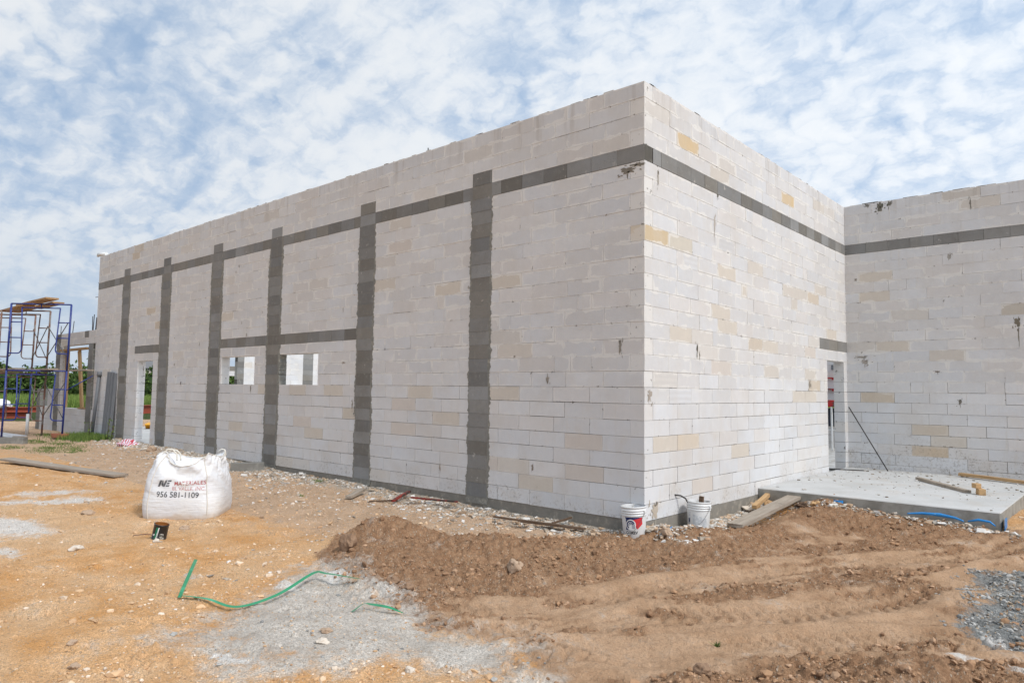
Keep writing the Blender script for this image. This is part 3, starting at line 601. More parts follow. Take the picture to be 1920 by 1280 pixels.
for a,z,w_,h_,t_ in [(1.35,2.12,.05,.2,(.10,.09,.07)),(1.42,2.05,.03,.12,(.12,.1,.08)),(.12,1.5,.1,.16,(.30,.26,.22)),(5.66,1.72,.12,.16,(.17,.14,.10)),(.25,.1,.16,.22,(.42,.36,.29)),(1.9,3.95,.05,.25,(.42,.38,.33)),(.33,4.25,.05,.2,(.25,.23,.19)),(2.0,4.38,.06,.06,(.1,.09,.07))]: W2.blob(a,z,w_,h_,t_,seed=a)
for k in range(26):
    a=random.uniform(.1,7.5); W2.quadbox(a,a+random.uniform(.03,.16),5.398,5.4+random.uniform(.004,.016),-.003,-.19,(.14,.13,.11),0)
W2.build('wall',m_aac,bld,'short end wall of white blocks in brighter light')
W3=Wall((0,7.8,0),(1,0,0),(0,-1,0))
Bsp=[(1.28,.89,TAN),(1.67,.69,TAN2),(1.28,.48,(.55,.44,.32)),(.49,1.49,TAN),(.7,3.92,TAN2),(2.66,3.07,(.48,.44,.38)),(.91,2.49,TAN2),(.55,3.46,TAN2)]
lay(W3,12,N_C,lambda r:(-.2,.25 if r%2 else .55),[(-.3,12,4.4,4.6)],Bsp,())
for a,z,w_,h_,t_ in [(2.86,2.86,.09,.2,(.13,.11,.07)),(2.87,2.6,.02,.45,(.15,.13,.1)),(.68,5.30,.12,.2,(.09,.09,.07)),(.84,5.33,.10,.12,(.09,.09,.07)),(.45,5.36,.1,.06,(.1,.1,.08)),(2.21,5.1,.03,.22,(.1,.09,.07)),(1.95,1.44,.06,.1,(.13,.12,.1)),(1.6,2.0,.08,.05,(.25,.22,.2)),(.3,2.3,.25,.05,(.3,.28,.25)),(.35,2.2,.15,.1,(.33,.3,.27)),(1.85,4.15,.08,.12,(.3,.28,.25)),(.2,3.87,.05,.05,(.15,.13,.1))]: W3.blob(a,z,w_,h_,t_,seed=a)
for k in range(40):
    a=random.uniform(.1,11); W3.quadbox(a,a+random.uniform(.05,.3),5.398,5.4+random.uniform(.004,.018),-.003,-.19,(.12,.11,.09),0)
W3.build('wall',m_aac,bld,'rear wing wall of white blocks behind the slab')
# interior walls
def inner(P0,ux,nr,L,n,hl,lab,lvl=1.08):
    W=Wall(P0,ux,nr); lay(W,L,n,lambda r:(0,.3*(r%2)),hl,lvl=lvl); W.build('wall',m_aac,bld,lab)
inner((-18.7,4.61,0),(0,1,0),(1,0,0),3.2,27,[(-.1,9,4.4,4.6),(2.30,2.72,-.1,5)],'inner cross wall seen through the windows')
inner((-24,5.4,0),(0,1,0),(1,0,0),4.4,12,[(1.0,2.4,.8,2.0),(-.1,9,2.2,2.4)],'far low wall with a window opening')
inner((-9,14,0),(1,0,0),(0,-1,0),13,27,[(-1,20,4.4,4.6)],'inner wall of the rear wing')
def greys(lab,W,items,parent,name,gapc=(.10,.095,.085)):
    for a0,a1,z0,z1,f in items:
        r=random.random(); v=random.uniform(.78,1.22); t=(.215,.212,.204) if r<.45 else (.235,.237,.236) if r<.7 else (.20,.19,.172)
        t=tuple(x*v for x in t)
        W.quadbox(a0+.003,a1-.003,z0+.003,z1-.003,f,-.19,t,1)
        gm=(.36,.35,.32) if random.random()<.35 else gapc
        W.quadbox(a0,a1,z0,z1,f-.005,-.185,gm,0)
    o=W.build(name,m_grey,parent,lab); return o
# bond beam courses
it=[(a,min(a+.4,18.9),4.4,4.6,random.uniform(.001,.006)) for a in np.arange(0.,18.9,.4)]
it=[i for i in it if not any(abs((i[0]+i[1])/2-c)<.0 for c,_ in cols)]
greys(None,Wall((0,0,0),(-1,0,0),(0,-1,0)),it,bld,'bond_beam')
it=[(.2,.4,4.4,4.6,.003)]+[(a,min(a+.4,7.8),4.4,4.6,random.uniform(.001,.006)) for a in np.arange(.4,7.8,.4)]
greys(None,Wall((0,0,0),(0,1,0),(1,0,0)),it,bld,'bond_beam')
greys(None,Wall((0,7.8,0),(1,0,0),(0,-1,0)),[(a,a+.4,4.4,4.6,random.uniform(.001,.006)) for a in np.arange(0.,12,.4)],bld,'bond_beam')
greys(None,Wall((0,0,0),(-1,0,0),(0,-1,0)),[(a,min(a+.4,11.0),2.4,2.6,random.uniform(.001,.006)) for a in np.arange(5.80,10.9,.4)],bld,'lintel_band')
greys(None,Wall((0,0,0),(-1,0,0),(0,-1,0)),[(a,a+.395,2.4,2.6,random.uniform(.001,.006)) for a in np.arange(14.27,15.8,.395)],bld,'lintel')
greys(None,Wall((0,0,0),(0,1,0),(1,0,0)),[(6.2,6.72,2.4,2.6,.004),(6.72,7.24,2.4,2.6,.002),(7.24,7.8,2.4,2.6,.004)],bld,'lintel')
greys(None,Wall((-18.7,4.61,0),(0,1,0),(1,0,0)),[(2.30,2.72,.2*k,.2*k+.2,.003) for k in range(25)],bld,'column')
greys(None,Wall((-18.7,4.37,0),(0,1,0),(1,0,0)),[(0,.24,.2*k,.2*k+.2,.003) for k in range(25)],bld,'column')
greys(None,Wall((-24,5.4,0),(0,1,0),(1,0,0)),[(a,a+.4,2.2,2.4,.003) for a in np.arange(0,4.4,.4)],bld,'bond_beam')
greys(None,Wall((-9,14,0),(1,0,0),(0,-1,0)),[(a,a+.4,4.4,4.6,.003) for a in np.arange(0,13,.4)],bld,'bond_beam')
def column(c,w,z1,sgn,P0=(0,0,0)):
    W=Wall(P0,(-1,0,0),(0,-1,0)); it=[]
    nb=int(round(z1/.2)); 
    for k in range(nb):
        z=k*.2; bw=min(w-.05,.42)+random.uniform(-.02,.02); dx=random.uniform(-.015,.015)
        it.append((c-bw/2+dx,c+bw/2+dx,z,z+.2,.008+random.uniform(-.002,.002)))
    o=greys(None,W,it,bld,'column')
    # ragged grout squeezed out along both edges
    bm=bmesh.new(); rows=[]; z=-.1 if z1>3 else 0.
    top=min(z1,4.42)
    zs=np.arange(z,top+.001,.022)
    for q in zs:
        l=c-w/2+.030*mnoise.noise(Vector((q*3.1,c,1)))+.030*mnoise.noise(Vector((q*27,c,2)))+.018*mnoise.noise(Vector((q*11,c,7))); r=c+w/2+.030*mnoise.noise(Vector((q*3.1,c,5)))+.030*mnoise.noise(Vector((q*27,c,6)))+.018*mnoise.noise(Vector((q*11,c,9)))
        f=.0055
        rows.append([bm.verts.new((P0[0]-a,P0[1]-d,q)) for a,d in ((l,-.15),(l,f),(r,f),(r,-.15))])
    for A,B in zip(rows,rows[1:]):
        for k in range(3): bm.faces.new((A[k],A[k+1],B[k+1],B[k]))
    bmesh.ops.recalc_face_normals(bm,faces=bm.faces)
    me=bpy.data.meshes.new('grout'); bm.to_mesh(me); bm.free(); g_=link('grout',me,m_grout,o)
for c,w_ in cols: column(c,w_,4.8,1)
# footing and floors
MB().box((-9.45,.12,-.25),(18.9,.22,.494)).build('footing',m_footing,bld)
MB().box((-.11,4.0,-.25),(.225,7.54,.494)).build('footing',m_footing,bld)
MB().box((-12.1,4.02,-.12),(23.6,7.56,.23)).build('floor',m_slab,bld); MB().box((1.2,15,-.1),(21.6,14.1,.23)).build('floor',m_slab,bld)
# small bond blocks, rebar stubs on the wall top
for p_ in ([(-4.15,.1,5.3),(-4.15,.1,5.50)],[(-9.34,.1,5.3),(-9.34,.1,5.47)],[(-18.85,.05,4.62),(-19.0,.02,4.62)],[(-18.85,.05,4.2),(-19.12,.0,4.19)]): MB().tube(p_,.009,6).build('rebar_stub',m_darksteel,bld)
# low wing on the left end
for args,kw,lab in (((.12,4,lambda r:(0,9),[]),{},'low wall strip beside the main wall'),((3.2,4,lambda r:(.6,.3*(r%2)),[]),{},'low wall under the wing window opening'),((5.2,4,lambda r:(3.65,.3*(r%2)),[]),{},'low wall end of the wing'),((3.75,16,lambda r:(0,.2+.3*(r%2)),[(.62,.98,3.0,3.19)]),{'first':14},'white block beam over the wing opening'),((3.3,14,lambda r:(3.0,9),[]),{'first':4,'lvl':.8},'narrow pier beside the wing opening'),((4.35,7,lambda r:(3.7,9),[]),{'first':4,'lvl':.85},'short raised piece of the wing wall')):
    W4=Wall((-18.9,0,0),(-1,0,0),(0,-1,0)); lay(W4,*args,**kw); W4.build('wall',m_aac,bld,lab)
column(.36,.42,2.7,1,(-18.9,.0,0)); column(3.45,.42,3.2,1,(-18.9,0,0))
greys(None,Wall((-18.9,0,0),(-1,0,0),(0,-1,0)),[(.62,.98,3.0,3.2,.004)],bld,'lintel')
hb=MB()
for k in range(7):
    z=.1+.2*k; hb.box((-24.2,-.0,z),(.36,.05,.19)); hb.box((-24.2,.19,z),(.36,.05,.19)); 
    for dx in (-.16,0,.16): hb.box((-24.2+dx,.095,z),(.04,.14,.185))
hb.build('column',m_greyconc,bld)
for x,z0,h,dx in ((-19.5,3.15,.55,.05),(-19.55,3.15,.5,-.04),(-19.3,3.15,.45,.06),(-19.25,3.15,.42,.03),(-21.4,3.15,.45,.1),(-22.6,3.15,.35,.02)): MB().tube([(x,.1,z0),(x+dx,.1,z0+h)],.012,5).build('rebar_stub',m_darksteel,bld)
pp=MB(); pp.tube([(-18.98,-.02,5.47),(-18.62,.08,5.47)],.055,14); pp.tube([(-19.0,-.03,5.41),(-19.0,-.03,5.5)],.035,10)
tag(pp.build('plastic_pipe',m_white),'white plastic pipe end lying on the top left corner of the wall','pipe')
# porch slab
sb=MB(); sb.box((1.55,5.55,-.06),(3.10,4.48,.32),None,.012)
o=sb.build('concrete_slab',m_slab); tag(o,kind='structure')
# ---------------------------------------------------------------- bulk bag
def rsq(th,n=5.0):
    c,s=math.cos(th),math.sin(th); return 1/((abs(c)**n+abs(s)**n)**(1/n))
def hbag(th):
    # corner heights fl, fr, br, bl with sagging edges between; th measured in bag frame (x right, y back)
    k=((th-math.pi/4)%(2*math.pi))/(math.pi/2); i=int(k); f=k-i
    H=[.93,.90,.985,.95]  # br, bl, fl, fr  (45,135,225,315 degrees)
    a,b=H[i%4],H[(i+1)%4]; sag=[.10,.06,.20,.07][i%4]
    return a+(b-a)*f-sag*math.sin(math.pi*f)**.8
def make_bag():
    root=thing('bulk_bag','big white woven bulk bag printed with a phone number standing on the dirt','bag',(-5.40,-3.02,-.235),R(48)); root.scale=(1.03,.95,.93)
    hw=.475; nt_,nz=224,70; rows=[]; bm=bmesh.new()
    for j in range(nz+1):
        t=j/nz; row=[]
        for k in range(nt_):
            th=2*math.pi*k/nt_; H=hbag(th); z=t*H
            ex=3.0+2.4*max(0,1-2.4*t)
            base=hw*rsq(th,ex)*(.965+.10*math.sin(math.pi*min(1,t/.85)**.8)-.10*max(0,t-.7)/.3)
            lean=max(0,t-.45)**1.4
            cx=math.cos(th);sy=math.sin(th)
            # left front corner pulls inwards and up
            cf=math.exp(-(((th-R(225)+math.pi)%(2*math.pi)-math.pi)/.5)**2)
            base*=1-.48*cf*lean
            cr=math.exp(-(((th-R(315)+math.pi)%(2*math.pi)-math.pi)/.4)**2); base*=1-.10*cr*lean
            x=cx*base;y=sy*base
            fold=mnoise.noise(Vector((th*3.0+z*7,z*2.2,1.3)))*.050*max(0,(t-.40))*2+mnoise.noise(Vector((th*9-z*13,z*6,4)))*.030*max(0,(t-.5))*2
            hor=mnoise.noise(Vector((th*5,z*34,8)))*.0028
            front=math.exp(-(((th-R(270)+math.pi)%(2*math.pi)-math.pi)/.62)**2)
            ov=.030*front*(1/(1+math.exp(-(z-(.545+.03*math.sin(th*6)))*70)))  # slumped upper panel overhanging the print
            rr_=base and (1+(fold+hor+ov)/base)
            row.append(bm.verts.new((x*rr_,y*rr_,z)))
        rows.append(row)
    nc=16
    for j in range(1,nc+1):
        t=j/nc; row=[]
        for k in range(nt_):
            th=2*math.pi*k/nt_; p=rows[nz][k].co; s=1-t*.97
            z=p.z*(1-t)+.62*t-.07*math.sin(math.pi*min(1,t*1.3))*.9+.03*mnoise.noise(Vector((p.x*s*9,p.y*s*9,2)))*min(1,t*4)
            row.append(bm.verts.new((p.x*s,p.y*s,z)))
        rows.append(row)
    for A,B in zip(rows,rows[1:]):
        for k in range(nt_): f=bm.faces.new((A[k],A[(k+1)%nt_],B[(k+1)%nt_],B[k])); f.smooth=True
    bm.faces.new(rows[-1]); bm.faces.new(rows[0][::-1]); bmesh.ops.recalc_face_normals(bm,faces=bm.faces)
    tree=BVHTree.FromBMesh(bm); me=bpy.data.meshes.new('bag_body'); bm.to_mesh(me); 
    def fn(g):
        o=g.n('ShaderNodeTexCoord').outputs['Object']; z=g.n('ShaderNodeSeparateXYZ',{0:o}).outputs[2]
        h1=g.noise(g.n('ShaderNodeMapping',{'Vector':o,'Scale':(2.5,2.5,30)}).outputs[0],1.6,5,.6); h2=g.noise(o,9,5,.6)
        c=g.mix(g.ss(g.noise(o,3,5,.6),.4,.7),(.66,.67,.695),(.71,.71,.705)); c=g.mix(g.m('MULTIPLY',g.ss(g.m('ADD',z,g.m('MULTIPLY',g.noise(o,7,5,.6),-.16)),.05,-.06),.65),c,(.50,.38,.26))
        return {'Base Color':c,'bump':(g.m('ADD',g.m('MULTIPLY',h1,.7),g.m('MULTIPLY',h2,.9)),.45,.02),'Subsurface Weight':0.0}
    m=mat('woven_bag',fn,.62,.35); link('bag_body',me,m,root)
    m_seam=simple('seam_tape',(.60,.56,.50),.15,30,.8)
    def vcol(k): return [Vector(rows[j][k].co)*1.0 for j in range(0,nz+1)]
    for deg in (231,309,45,135):
        k=int(round(deg/360*nt_))%nt_; pts=[]
        for j,p in enumerate(vcol(k)):
            d=Vector((p.x,p.y,0)).normalized(); pts.append(p+d*.0015+Vector((0,0,.003)))
        MB().tube(pts[::2],.0065,6).build('seam',m_seam,root)
    rim=[rows[nz][k].co+Vector((0,0,.0)) for k in range(nt_)]; MB().tube([*rim,rim[0]],.007,5,False).build('hem',m_seam,root)
    base=[rows[0][k].co+Vector((0,0,.008)) for k in range(int(nt_*200/360),int(nt_*340/360))]; MB().tube(base,.006,5).build('seam',m_seam,root)
    # lifting loops
    k=int(round(228/360*nt_)); pk=rows[nz][k].co.copy()
    lp=MB()
    for dx,dy,hh in ((.02,.02,.045),(.05,.07,.03)):
        pts=[pk+Vector((-.10+dx,.02+dy,-.10)),pk+Vector((-.05+dx,.0+dy,-.01)),pk+Vector((0+dx,0+dy,hh)),pk+Vector((.06+dx,.01+dy,hh*.8)),pk+Vector((.11+dx,.01+dy,-.03)),pk+Vector((.12+dx,.0+dy,-.12))]
        P=[]; 
        for a,b in zip(pts,pts[1:]):
            for q in range(4): P.append(a.lerp(b,q/4))
        lp.tube(P+[pts[-1]],.011,6)
    lp.build('lifting_loop',simple('loop_webbing',(.66,.63,.56),.1,30,.8),root)
    lp=MB(); k=int(round(45/360*nt_)); pk=rows[nz][k].co.copy()
    lp.tube([pk+Vector((-.1,.0,-.02)),pk+Vector((-.04,.0,.02)),pk+Vector((.0,-.02,.01)),pk+Vector((.03,-.05,-.07))],.010,6); lp.build('lifting_loop',simple('loop_webbing_pale',(.66,.63,.56),.1,30,.8),root)
    # printing, draped on the front face
    def project(verts2d,faces,matn,name):
        b2=bmesh.new(); vs=[]
        for x,z in verts2d:
            hit=tree.ray_cast(Vector((x,-2,z)),Vector((0,1,0)))
            y=hit[0].y-.0035 if hit[0] else -hw
            vs.append(b2.verts.new((x,y,z)))
        for f in faces:
            try: b2.faces.new([vs[i] for i in f])
            except ValueError: pass
        mm=bpy.data.meshes.new(name); b2.to_mesh(mm); b2.free(); link(name,mm,matn,root)
    def text2d(s,size,x0,z0,sx=1.,bold=.0,shear=0.,clipz=None):
        cu=bpy.data.curves.new('t','FONT'); cu.body=s; cu.size=size; cu.offset=bold; cu.resolution_u=3
        ob=bpy.data.objects.new('t',cu); col_.objects.link(ob); bpy.context.view_layer.update()
        mm=bpy.data.meshes.new_from_object(ob.evaluated_get(bpy.context.evaluated_depsgraph_get()))
        mx_=max(v.co.x for v in mm.vertices); sx=sx/mx_; vv=[(x0+v.co.x*sx,z0+v.co.y+v.co.x*sx*shear) for v in mm.vertices]; ff=[list(p.vertices) for p in mm.polygons]
        bpy.data.objects.remove(ob); bpy.data.meshes.remove(mm); return vv,ff
    bm.free()
    faded=simple('faded_red_print',(.42,.10,.10),.25,80,.7,dirt=(.60,.42,.42),dscale=90,dth=(.5,.66))
    inkm=simple('faded_black_print',(.07,.075,.085),.3,60,.7,dirt=(.32,.32,.34),dscale=80,dth=(.50,.66))
    project(*text2d('MATERIALES',.078,-.045,.508,.38,.0006,.03),faded,'lettering')
    project(*text2d('EL VALLE, INC.',.070,-.065,.443,.40,.0004,-.02),simple('paler_red_print',(.48,.20,.20),.25,80,.7,dirt=(.64,.56,.56),dscale=70,dth=(.48,.62)),'lettering')
    project(*text2d('956 581-1109',.108,-.255,.350,.52,.0014,-.03),inkm,'lettering')
    # slanted block monogram
    g1=[]
    def q(x,z): return (-.25+x*.95+z*.35,.49+z)
    polys=[[(0,0),(.03,0),(.03,.09),(0,.09)],[(.036,.03),(.06,.0),(.066,.03),(.042,.09),(.036,.09)],[(.066,.0),(.095,.0),(.095,.09),(.072,.09)],[(.105,0),(.15,0),(.15,.022),(.105,.022)],[(.105,.034),(.14,.034),(.14,.056),(.105,.056)],[(.105,.068),(.15,.068),(.15,.09),(.105,.09)]]
    vv=[];ff=[]
    for p in polys: ff.append(list(range(len(vv),len(vv)+len(p)))); vv+=[q(*c) for c in p]
    project(vv,ff,inkm,'emblem')
    return root
make_bag()
# ---------------------------------------------------------------- pails and can
def on_cyl(parent,name,verts,faces,mtl,rf,zoff=0,ang0=0):
    "verts in (arc length, height) wrapped on the pail side; rf(z) radius"
    me=bpy.data.meshes.new(name); V=[]
    for a,z in verts:
        r=rf(z)+.0012; an=ang0+a/r; V.append((r*math.cos(an),r*math.sin(an),z+zoff))
    me.from_pydata(V,[],faces); link(name,me,mtl,parent)
def grid_poly(poly,n=14):
    "clip polygon into thin vertical strips so that it bends round the pail"
    xs=[p[0] for p in poly]; x0,x1=min(xs),max(xs); V=[];F=[]
    def cross(x):
        zs=[]
        for (ax,az),(bx,bz) in zip(poly,poly[1:]+poly[:1]):
            if (ax-x)*(bx-x)<=0 and abs(ax-bx)>1e-9: zs.append(az+(bz-az)*(x-ax)/(bx-ax))
        return (min(zs),max(zs)) if zs else None
    prev=None
    for i in range(n+1):
        x=x0+(x1-x0)*(i/n*.9998+.0001); c=cross(x)
        if c is None: prev=None; continue
        V+= [(x,c[0]),(x,c[1])]
        if prev is not None: F.append([prev,len(V)-2,len(V)-1,prev+1])
        prev=len(V)-2
    return V,F
PR=[(.0,.0),(.128,.0),(.132,.006),(.141,.255),(.1415,.262),(.150,.264),(.150,.270),(.1425,.272),(.143,.290),(.151,.292),(.151,.299),(.144,.301),(.1445,.318),(.153,.320),(.153,.327),(.1455,.329),(.146,.352),(.152,.354),(.152,.366),(.146,.368),(.143,.366),(.141,.30),(.130,.012),(.0,.012)]
rfp=lambda z:.132+(.141-.132)*z/.255
inn=simple('plaster_residue',(.55,.55,.55),.2,9,.8,dirt=(.30,.29,.27),dscale=11)
def pail(label,loc,rz,tilt=(0,0)):
    t=thing('bucket',label,'bucket',loc,rz,'white plastic buckets by the corner'); t.rotation_euler=(tilt[0],tilt[1],rz)
    b=MB(); b.lathe(PR[:20],56); b.build('bucket_body',m_white,t,True)
    b=MB(); b.lathe([(p[0]-.001,p[1]) for p in PR[19:]],40); b.build('bucket_lining',inn,t,True)
    hd=MB(); pts=[]
    for k in range(25):
        a=math.pi*k/24; pts.append((.153*math.cos(a),-.153*math.sin(a)*.995-.006,.305-.24*math.sin(a)**1.0))
    hd.tube(pts,.0022,6); hd.build('handle',m_galv,t)
    for q_ in (.155,-.155): MB().box((q_,0,.305),(.02,.03,.035),None,.004).build('handle_ear',m_white,t)
    return t
vdir=lambda x,y:math.atan2(CAM.y-y,CAM.x-x)
b1=(-.06,-.12); gz1=gz(*b1)
a1=vdir(*b1)
p1=pail('white bucket with the round blue and red logo at the wall corner',(b1[0],b1[1],-.165),a1+1.3,(R(2),R(-2)))
p1.rotation_euler=(R(1),R(-2),0)
A0=a1-R(4)
on_cyl(p1,'label_panel',*grid_poly([(-.092,.25),(-.092,.105),(-.02,.10),(.10,.235),(.115,.25)]),m_navy,rfp,0,A0)
on_cyl(p1,'label_panel',*grid_poly([(.0,.222),(.115,.250),(.115,.17),(.045,.112),(.0,.205)]),m_redp,lambda z:rfp(z)+.001,0,A0)
on_cyl(p1,'label_panel',*grid_poly([(-.10,.252),(-.092,.252),(-.092,.235),(-.10,.235)],3),m_navy,rfp,0,A0)
cv=[(-.030+.062*math.cos(k/36*2*math.pi),.165+.062*math.sin(k/36*2*math.pi)) for k in range(36)]
on_cyl(p1,'emblem',*grid_poly(cv,20),m_white,lambda z:rfp(z)+.0022,0,A0)
def arcpoly(cx,cz,r0,r1,a0,a1,n=18):
    V=[];F=[]
    for k in range(n+1):
        a=R(a0+(a1-a0)*k/n); V+=[(cx+r0*math.cos(a),cz+r0*math.sin(a)),(cx+r1*math.cos(a),cz+r1*math.sin(a))]
        if k: F.append([2*k-2,2*k,2*k+1,2*k-1])
    return V,F
for r0,r1,s0,s1,cx in ((.036,.050,20,235,-.030),(.022,.030,10,200,-.026),(.010,.016,0,190,-.022)): on_cyl(p1,'emblem',*arcpoly(cx,.165,r0,r1,s0,s1),m_navy,lambda z:rfp(z)+.0034,0,A0)
for dx,h in ((-.012,.055),(.002,.06),(.014,.055)): on_cyl(p1,'emblem',[(dx-.004,.120),(dx+.002,.120),(dx+.004,.12+h),(dx-.001,.12+h)],[[0,1,2,3]],m_navy,lambda z:rfp(z)+.0034,0,A0)
def wraptext(parent,s,size,x0,z0,mtl,ang,sx=1.,bold=0.,name='lettering'):
    cu=bpy.data.curves.new('t','FONT'); cu.body=s; cu.size=size; cu.offset=bold; cu.resolution_u=3
    ob=bpy.data.objects.new('t',cu); col_.objects.link(ob); bpy.context.view_layer.update()
    mm=bpy.data.meshes.new_from_object(ob.evaluated_get(bpy.context.evaluated_depsgraph_get()))
    vv=[(x0+v.co.x*sx,z0+v.co.y) for v in mm.vertices]; ff=[list(p.vertices) for p in mm.polygons]
    bpy.data.objects.remove(ob); bpy.data.meshes.remove(mm); on_cyl(parent,name,vv,ff,mtl,rfp,0,ang)
wraptext(p1,'COREV',.046,-.092,.058,m_black,A0,.95,.0016)
b2=(.22,.93); a2=vdir(*b2)
p2=pail('white bucket holding a wood scrap and a bent rod beside the end wall',(b2[0],b2[1],-.19),0); p2.rotation_euler=(R(-1.5),R(1),0)
on_cyl(p2,'label_panel',*grid_poly([(-.15,.235),(-.15,.03),(-.115,.03),(-.115,.235)],6),m_grayp,rfp,0,a2)
on_cyl(p2,'label_panel',*grid_poly([(-.075,.215),(.11,.165),(.11,.04),(-.02,.04),(-.075,.11)],14),simple('faded_label',(.45,.47,.49),.15,50,.6,dirt=(.70,.71,.71),dscale=40),rfp,0,a2)
for z_ in (.06,.08,.10,.12,.14): on_cyl(p2,'lettering',*grid_poly([(-.01,z_),(.10,z_),(.10,z_+.004),(-.01,z_+.004)],8),m_grayp,lambda z:rfp(z)+.0015,0,a2)
on_cyl(p2,'emblem',*grid_poly([(-.145,.16),(-.12,.16),(-.118,.12),(-.14,.10)],4),m_navy,lambda z:rfp(z)+.0015,0,a2)
rv=Vector(rt); q0=Vector((b2[0],b2[1],0))
hz_=MB(); hz_.tube([q0-rv*.42+Vector((0,0,.245)),q0-rv*.30+Vector((0,0,.25)),q0-rv*.22+Vector((0,0,.24)),q0-rv*.16+Vector((0,0,.205)),q0-rv*.11+Vector((0,0,.12)),q0-rv*.09+Vector((0,0,-.15))],.010,8)
tag(hz_.build('bent_rod',m_darksteel),'bent dark rod sticking out of the right bucket','rod')
wb=MB(); wb.bar(q0+rv*.02+Vector((0,0,-.17)),q0+rv*.045+Vector((0,0,.235)),.055,.035,.002,(0,1,0)); tag(wb.build('wood_scrap',m_woodb),'short brown wood piece standing in the right bucket','wood scrap')
# paint can
cx,cy=-4.13,-3.92; can=thing('paint_can','open black paint can with rusty inside in front of the bulk bag','can',(cx,cy,gz(cx,cy)-.015)); can.rotation_euler=(R(-6),R(9),0)
c_=MB(); c_.lathe([(0,0),(.078,0),(.083,.004),(.083,.009),(.080,.012),(.080,.182),(.084,.186),(.084,.192),(.076,.194)],40); c_.build('can_body',simple('black_can',(.018,.018,.02),.4,12,.35,dirt=(.5,.49,.46),dscale=22,dth=(.60,.63),spec=.5),can,True)
c_=MB(); c_.lathe([(.076,.194),(.0745,.185),(.077,.18),(.077,.03),(0,.03)],40); c_.build('can_lining',simple('rust_orange',(.34,.13,.03),.35,12,.8),can,True)
rc=lambda z:.080; ac=vdir(cx,cy)
on_cyl(can,'label_panel',*grid_poly([(-.055,.165),(-.03,.165),(-.025,.05),(-.065,.03)],8),simple('green_label',(.01,.14,.075),.2,20,.5),rc,0,ac)
on_cyl(can,'label_panel',*grid_poly([(-.03,.165),(-.018,.165),(-.028,.02),(-.045,.02)],6),m_white,rc,0,ac)
on_cyl(can,'paint_splash',*grid_poly([(-.005,.02),(.0,.095),(.02,.10),(.045,.09),(.055,.04),(.03,.01)],8),simple('grey_splash',(.42,.41,.37),.3,40,.8,dirt=(.08,.08,.07),dscale=45,dth=(.5,.55)),rc,0,ac)
on_cyl(can,'paint_splash',*grid_poly([(-.08,.075),(-.06,.09),(-.055,.075),(-.075,.06)],4),m_white,rc,0,ac)
wi=MB(); wi.tube([(cx-.27,cy-.18,gz(cx-.27,cy-.18)+.03),(cx-.25,cy-.17,.03+gz(cx,cy)),(cx-.12,cy-.1,.05+gz(cx,cy)),(cx-.05,cy-.02,.04+gz(cx,cy))],.005,5); tag(wi.build('bent_wire',m_rust),'thin rusty wire lying beside the paint can','wire')
# ---------------------------------------------------------------- boards, bars and scraps on the ground
def G(x,y,h=0): return Vector((x,y,float(ground_z(np.array([x]),np.array([y]),False)[0])+h))
def board(name,label,cat,a,b,wd,th,m,parent=None,upv=(0,0,1),group=None):
    mb=MB(); a=Vector(a);b=Vector(b); L=(b-a).length; mid=(a+b)/2; x=(b-a).normalized()
    mb.plank((-L/2,0,0),(L/2,0,0),wd,th); o=mb.build(name,m,parent); o.location=mid
    z=Vector(upv); z=(z-x*z.dot(x)).normalized(); y=z.cross(x); o.rotation_euler=Matrix((x,y,z)).transposed().to_euler()
    return tag(o,label,cat,group)
board('board','long grey weathered board lying on the dirt left of the bulk bag','board',(-12.75,-3.48,gz(-12.75,-3.48)+.07),(-9.35,-2.5,gz(-9.35,-2.5)+.035),.28,.04,m_woodg)
board('board','wide grey board lying in front of the slab beside the buckets','board',(.62,1.12,-.10),(.54,3.72,.035),.20,.045,m_woodg)
board('timber','short pale offcut among the scraps by the end wall','timber',(.24,2.60,-.08),(.10,3.75,.06),.07,.05,m_woody)
board('timber','brown timber lying on the slab near its middle','timber',(1.53,6.40,.125),(2.47,5.12,.125),.085,.045,m_woodg)
board('timber','long pine timber leaning along the slab by the rear wall','timber',(1.95,7.55,.145),(3.9,6.55,.13),.085,.05,m_woody)
hm=thing('wood_block','pair of pale cut wood blocks at the end of the timber on the slab','wood block',(2.64,5.05,.1),R(25)); b=MB(); b.box((0,0,.045),(.09,.14,.09),None,.004); b.build('block_piece',m_woody,hm); b=MB(); b.box((-.04,.05,.125),(.085,.10,.07),Matrix.Rotation(.3,3,'Z'),.004); b.build('block_piece',m_woody,hm)
board('board','small dark grey wood offcut lying near the second column','wood scrap',(-4.72,-.87,-.13),(-5.0,-.38,-.09),.10,.04,m_woodg)
board('batten','thin black and red batten lying on the rubble under the nearest column','batten',(-3.83,-.36,-.085),(-3.0,-.20,-.08),.04,.022,m_redd)
board('batten','long dark brown batten in front of the long wall','batten',(-1.98,-.50,-.12),(-.98,-.37,-.125),.05,.02,m_woodb)
board('batten','second dark batten crossing under the long one','batten',(-1.55,-.44,-.135),(-.68,-.26,-.14),.075,.02,m_woodb)
board('batten','short dark stick tilted up on the battens','batten',(-1.12,-.35,-.115),(-1.05,-.05,-.07),.03,.02,m_woodb)
board('batten','short red handle lying on the rubble left of the red batten','batten',(-3.9,-.66,-.12),(-4.15,-.12,-.05),.045,.03,m_redd)
board('batten','small brown stick in the rubble near the wall','batten',(-4.35,-.75,-.16),(-4.05,-.45,-.15),.03,.02,m_woodb)
board('timber','leaning wood stake at the right edge beyond the slab','timber',(3.38,4.05,-.12),(3.50,4.55,.10),.07,.05,m_woodb)
board('timber','grey wood offcut on the ground beyond the slab corner','timber',(3.35,4.6,-.08),(3.75,5.6,-.06),.09,.04,m_woodg)
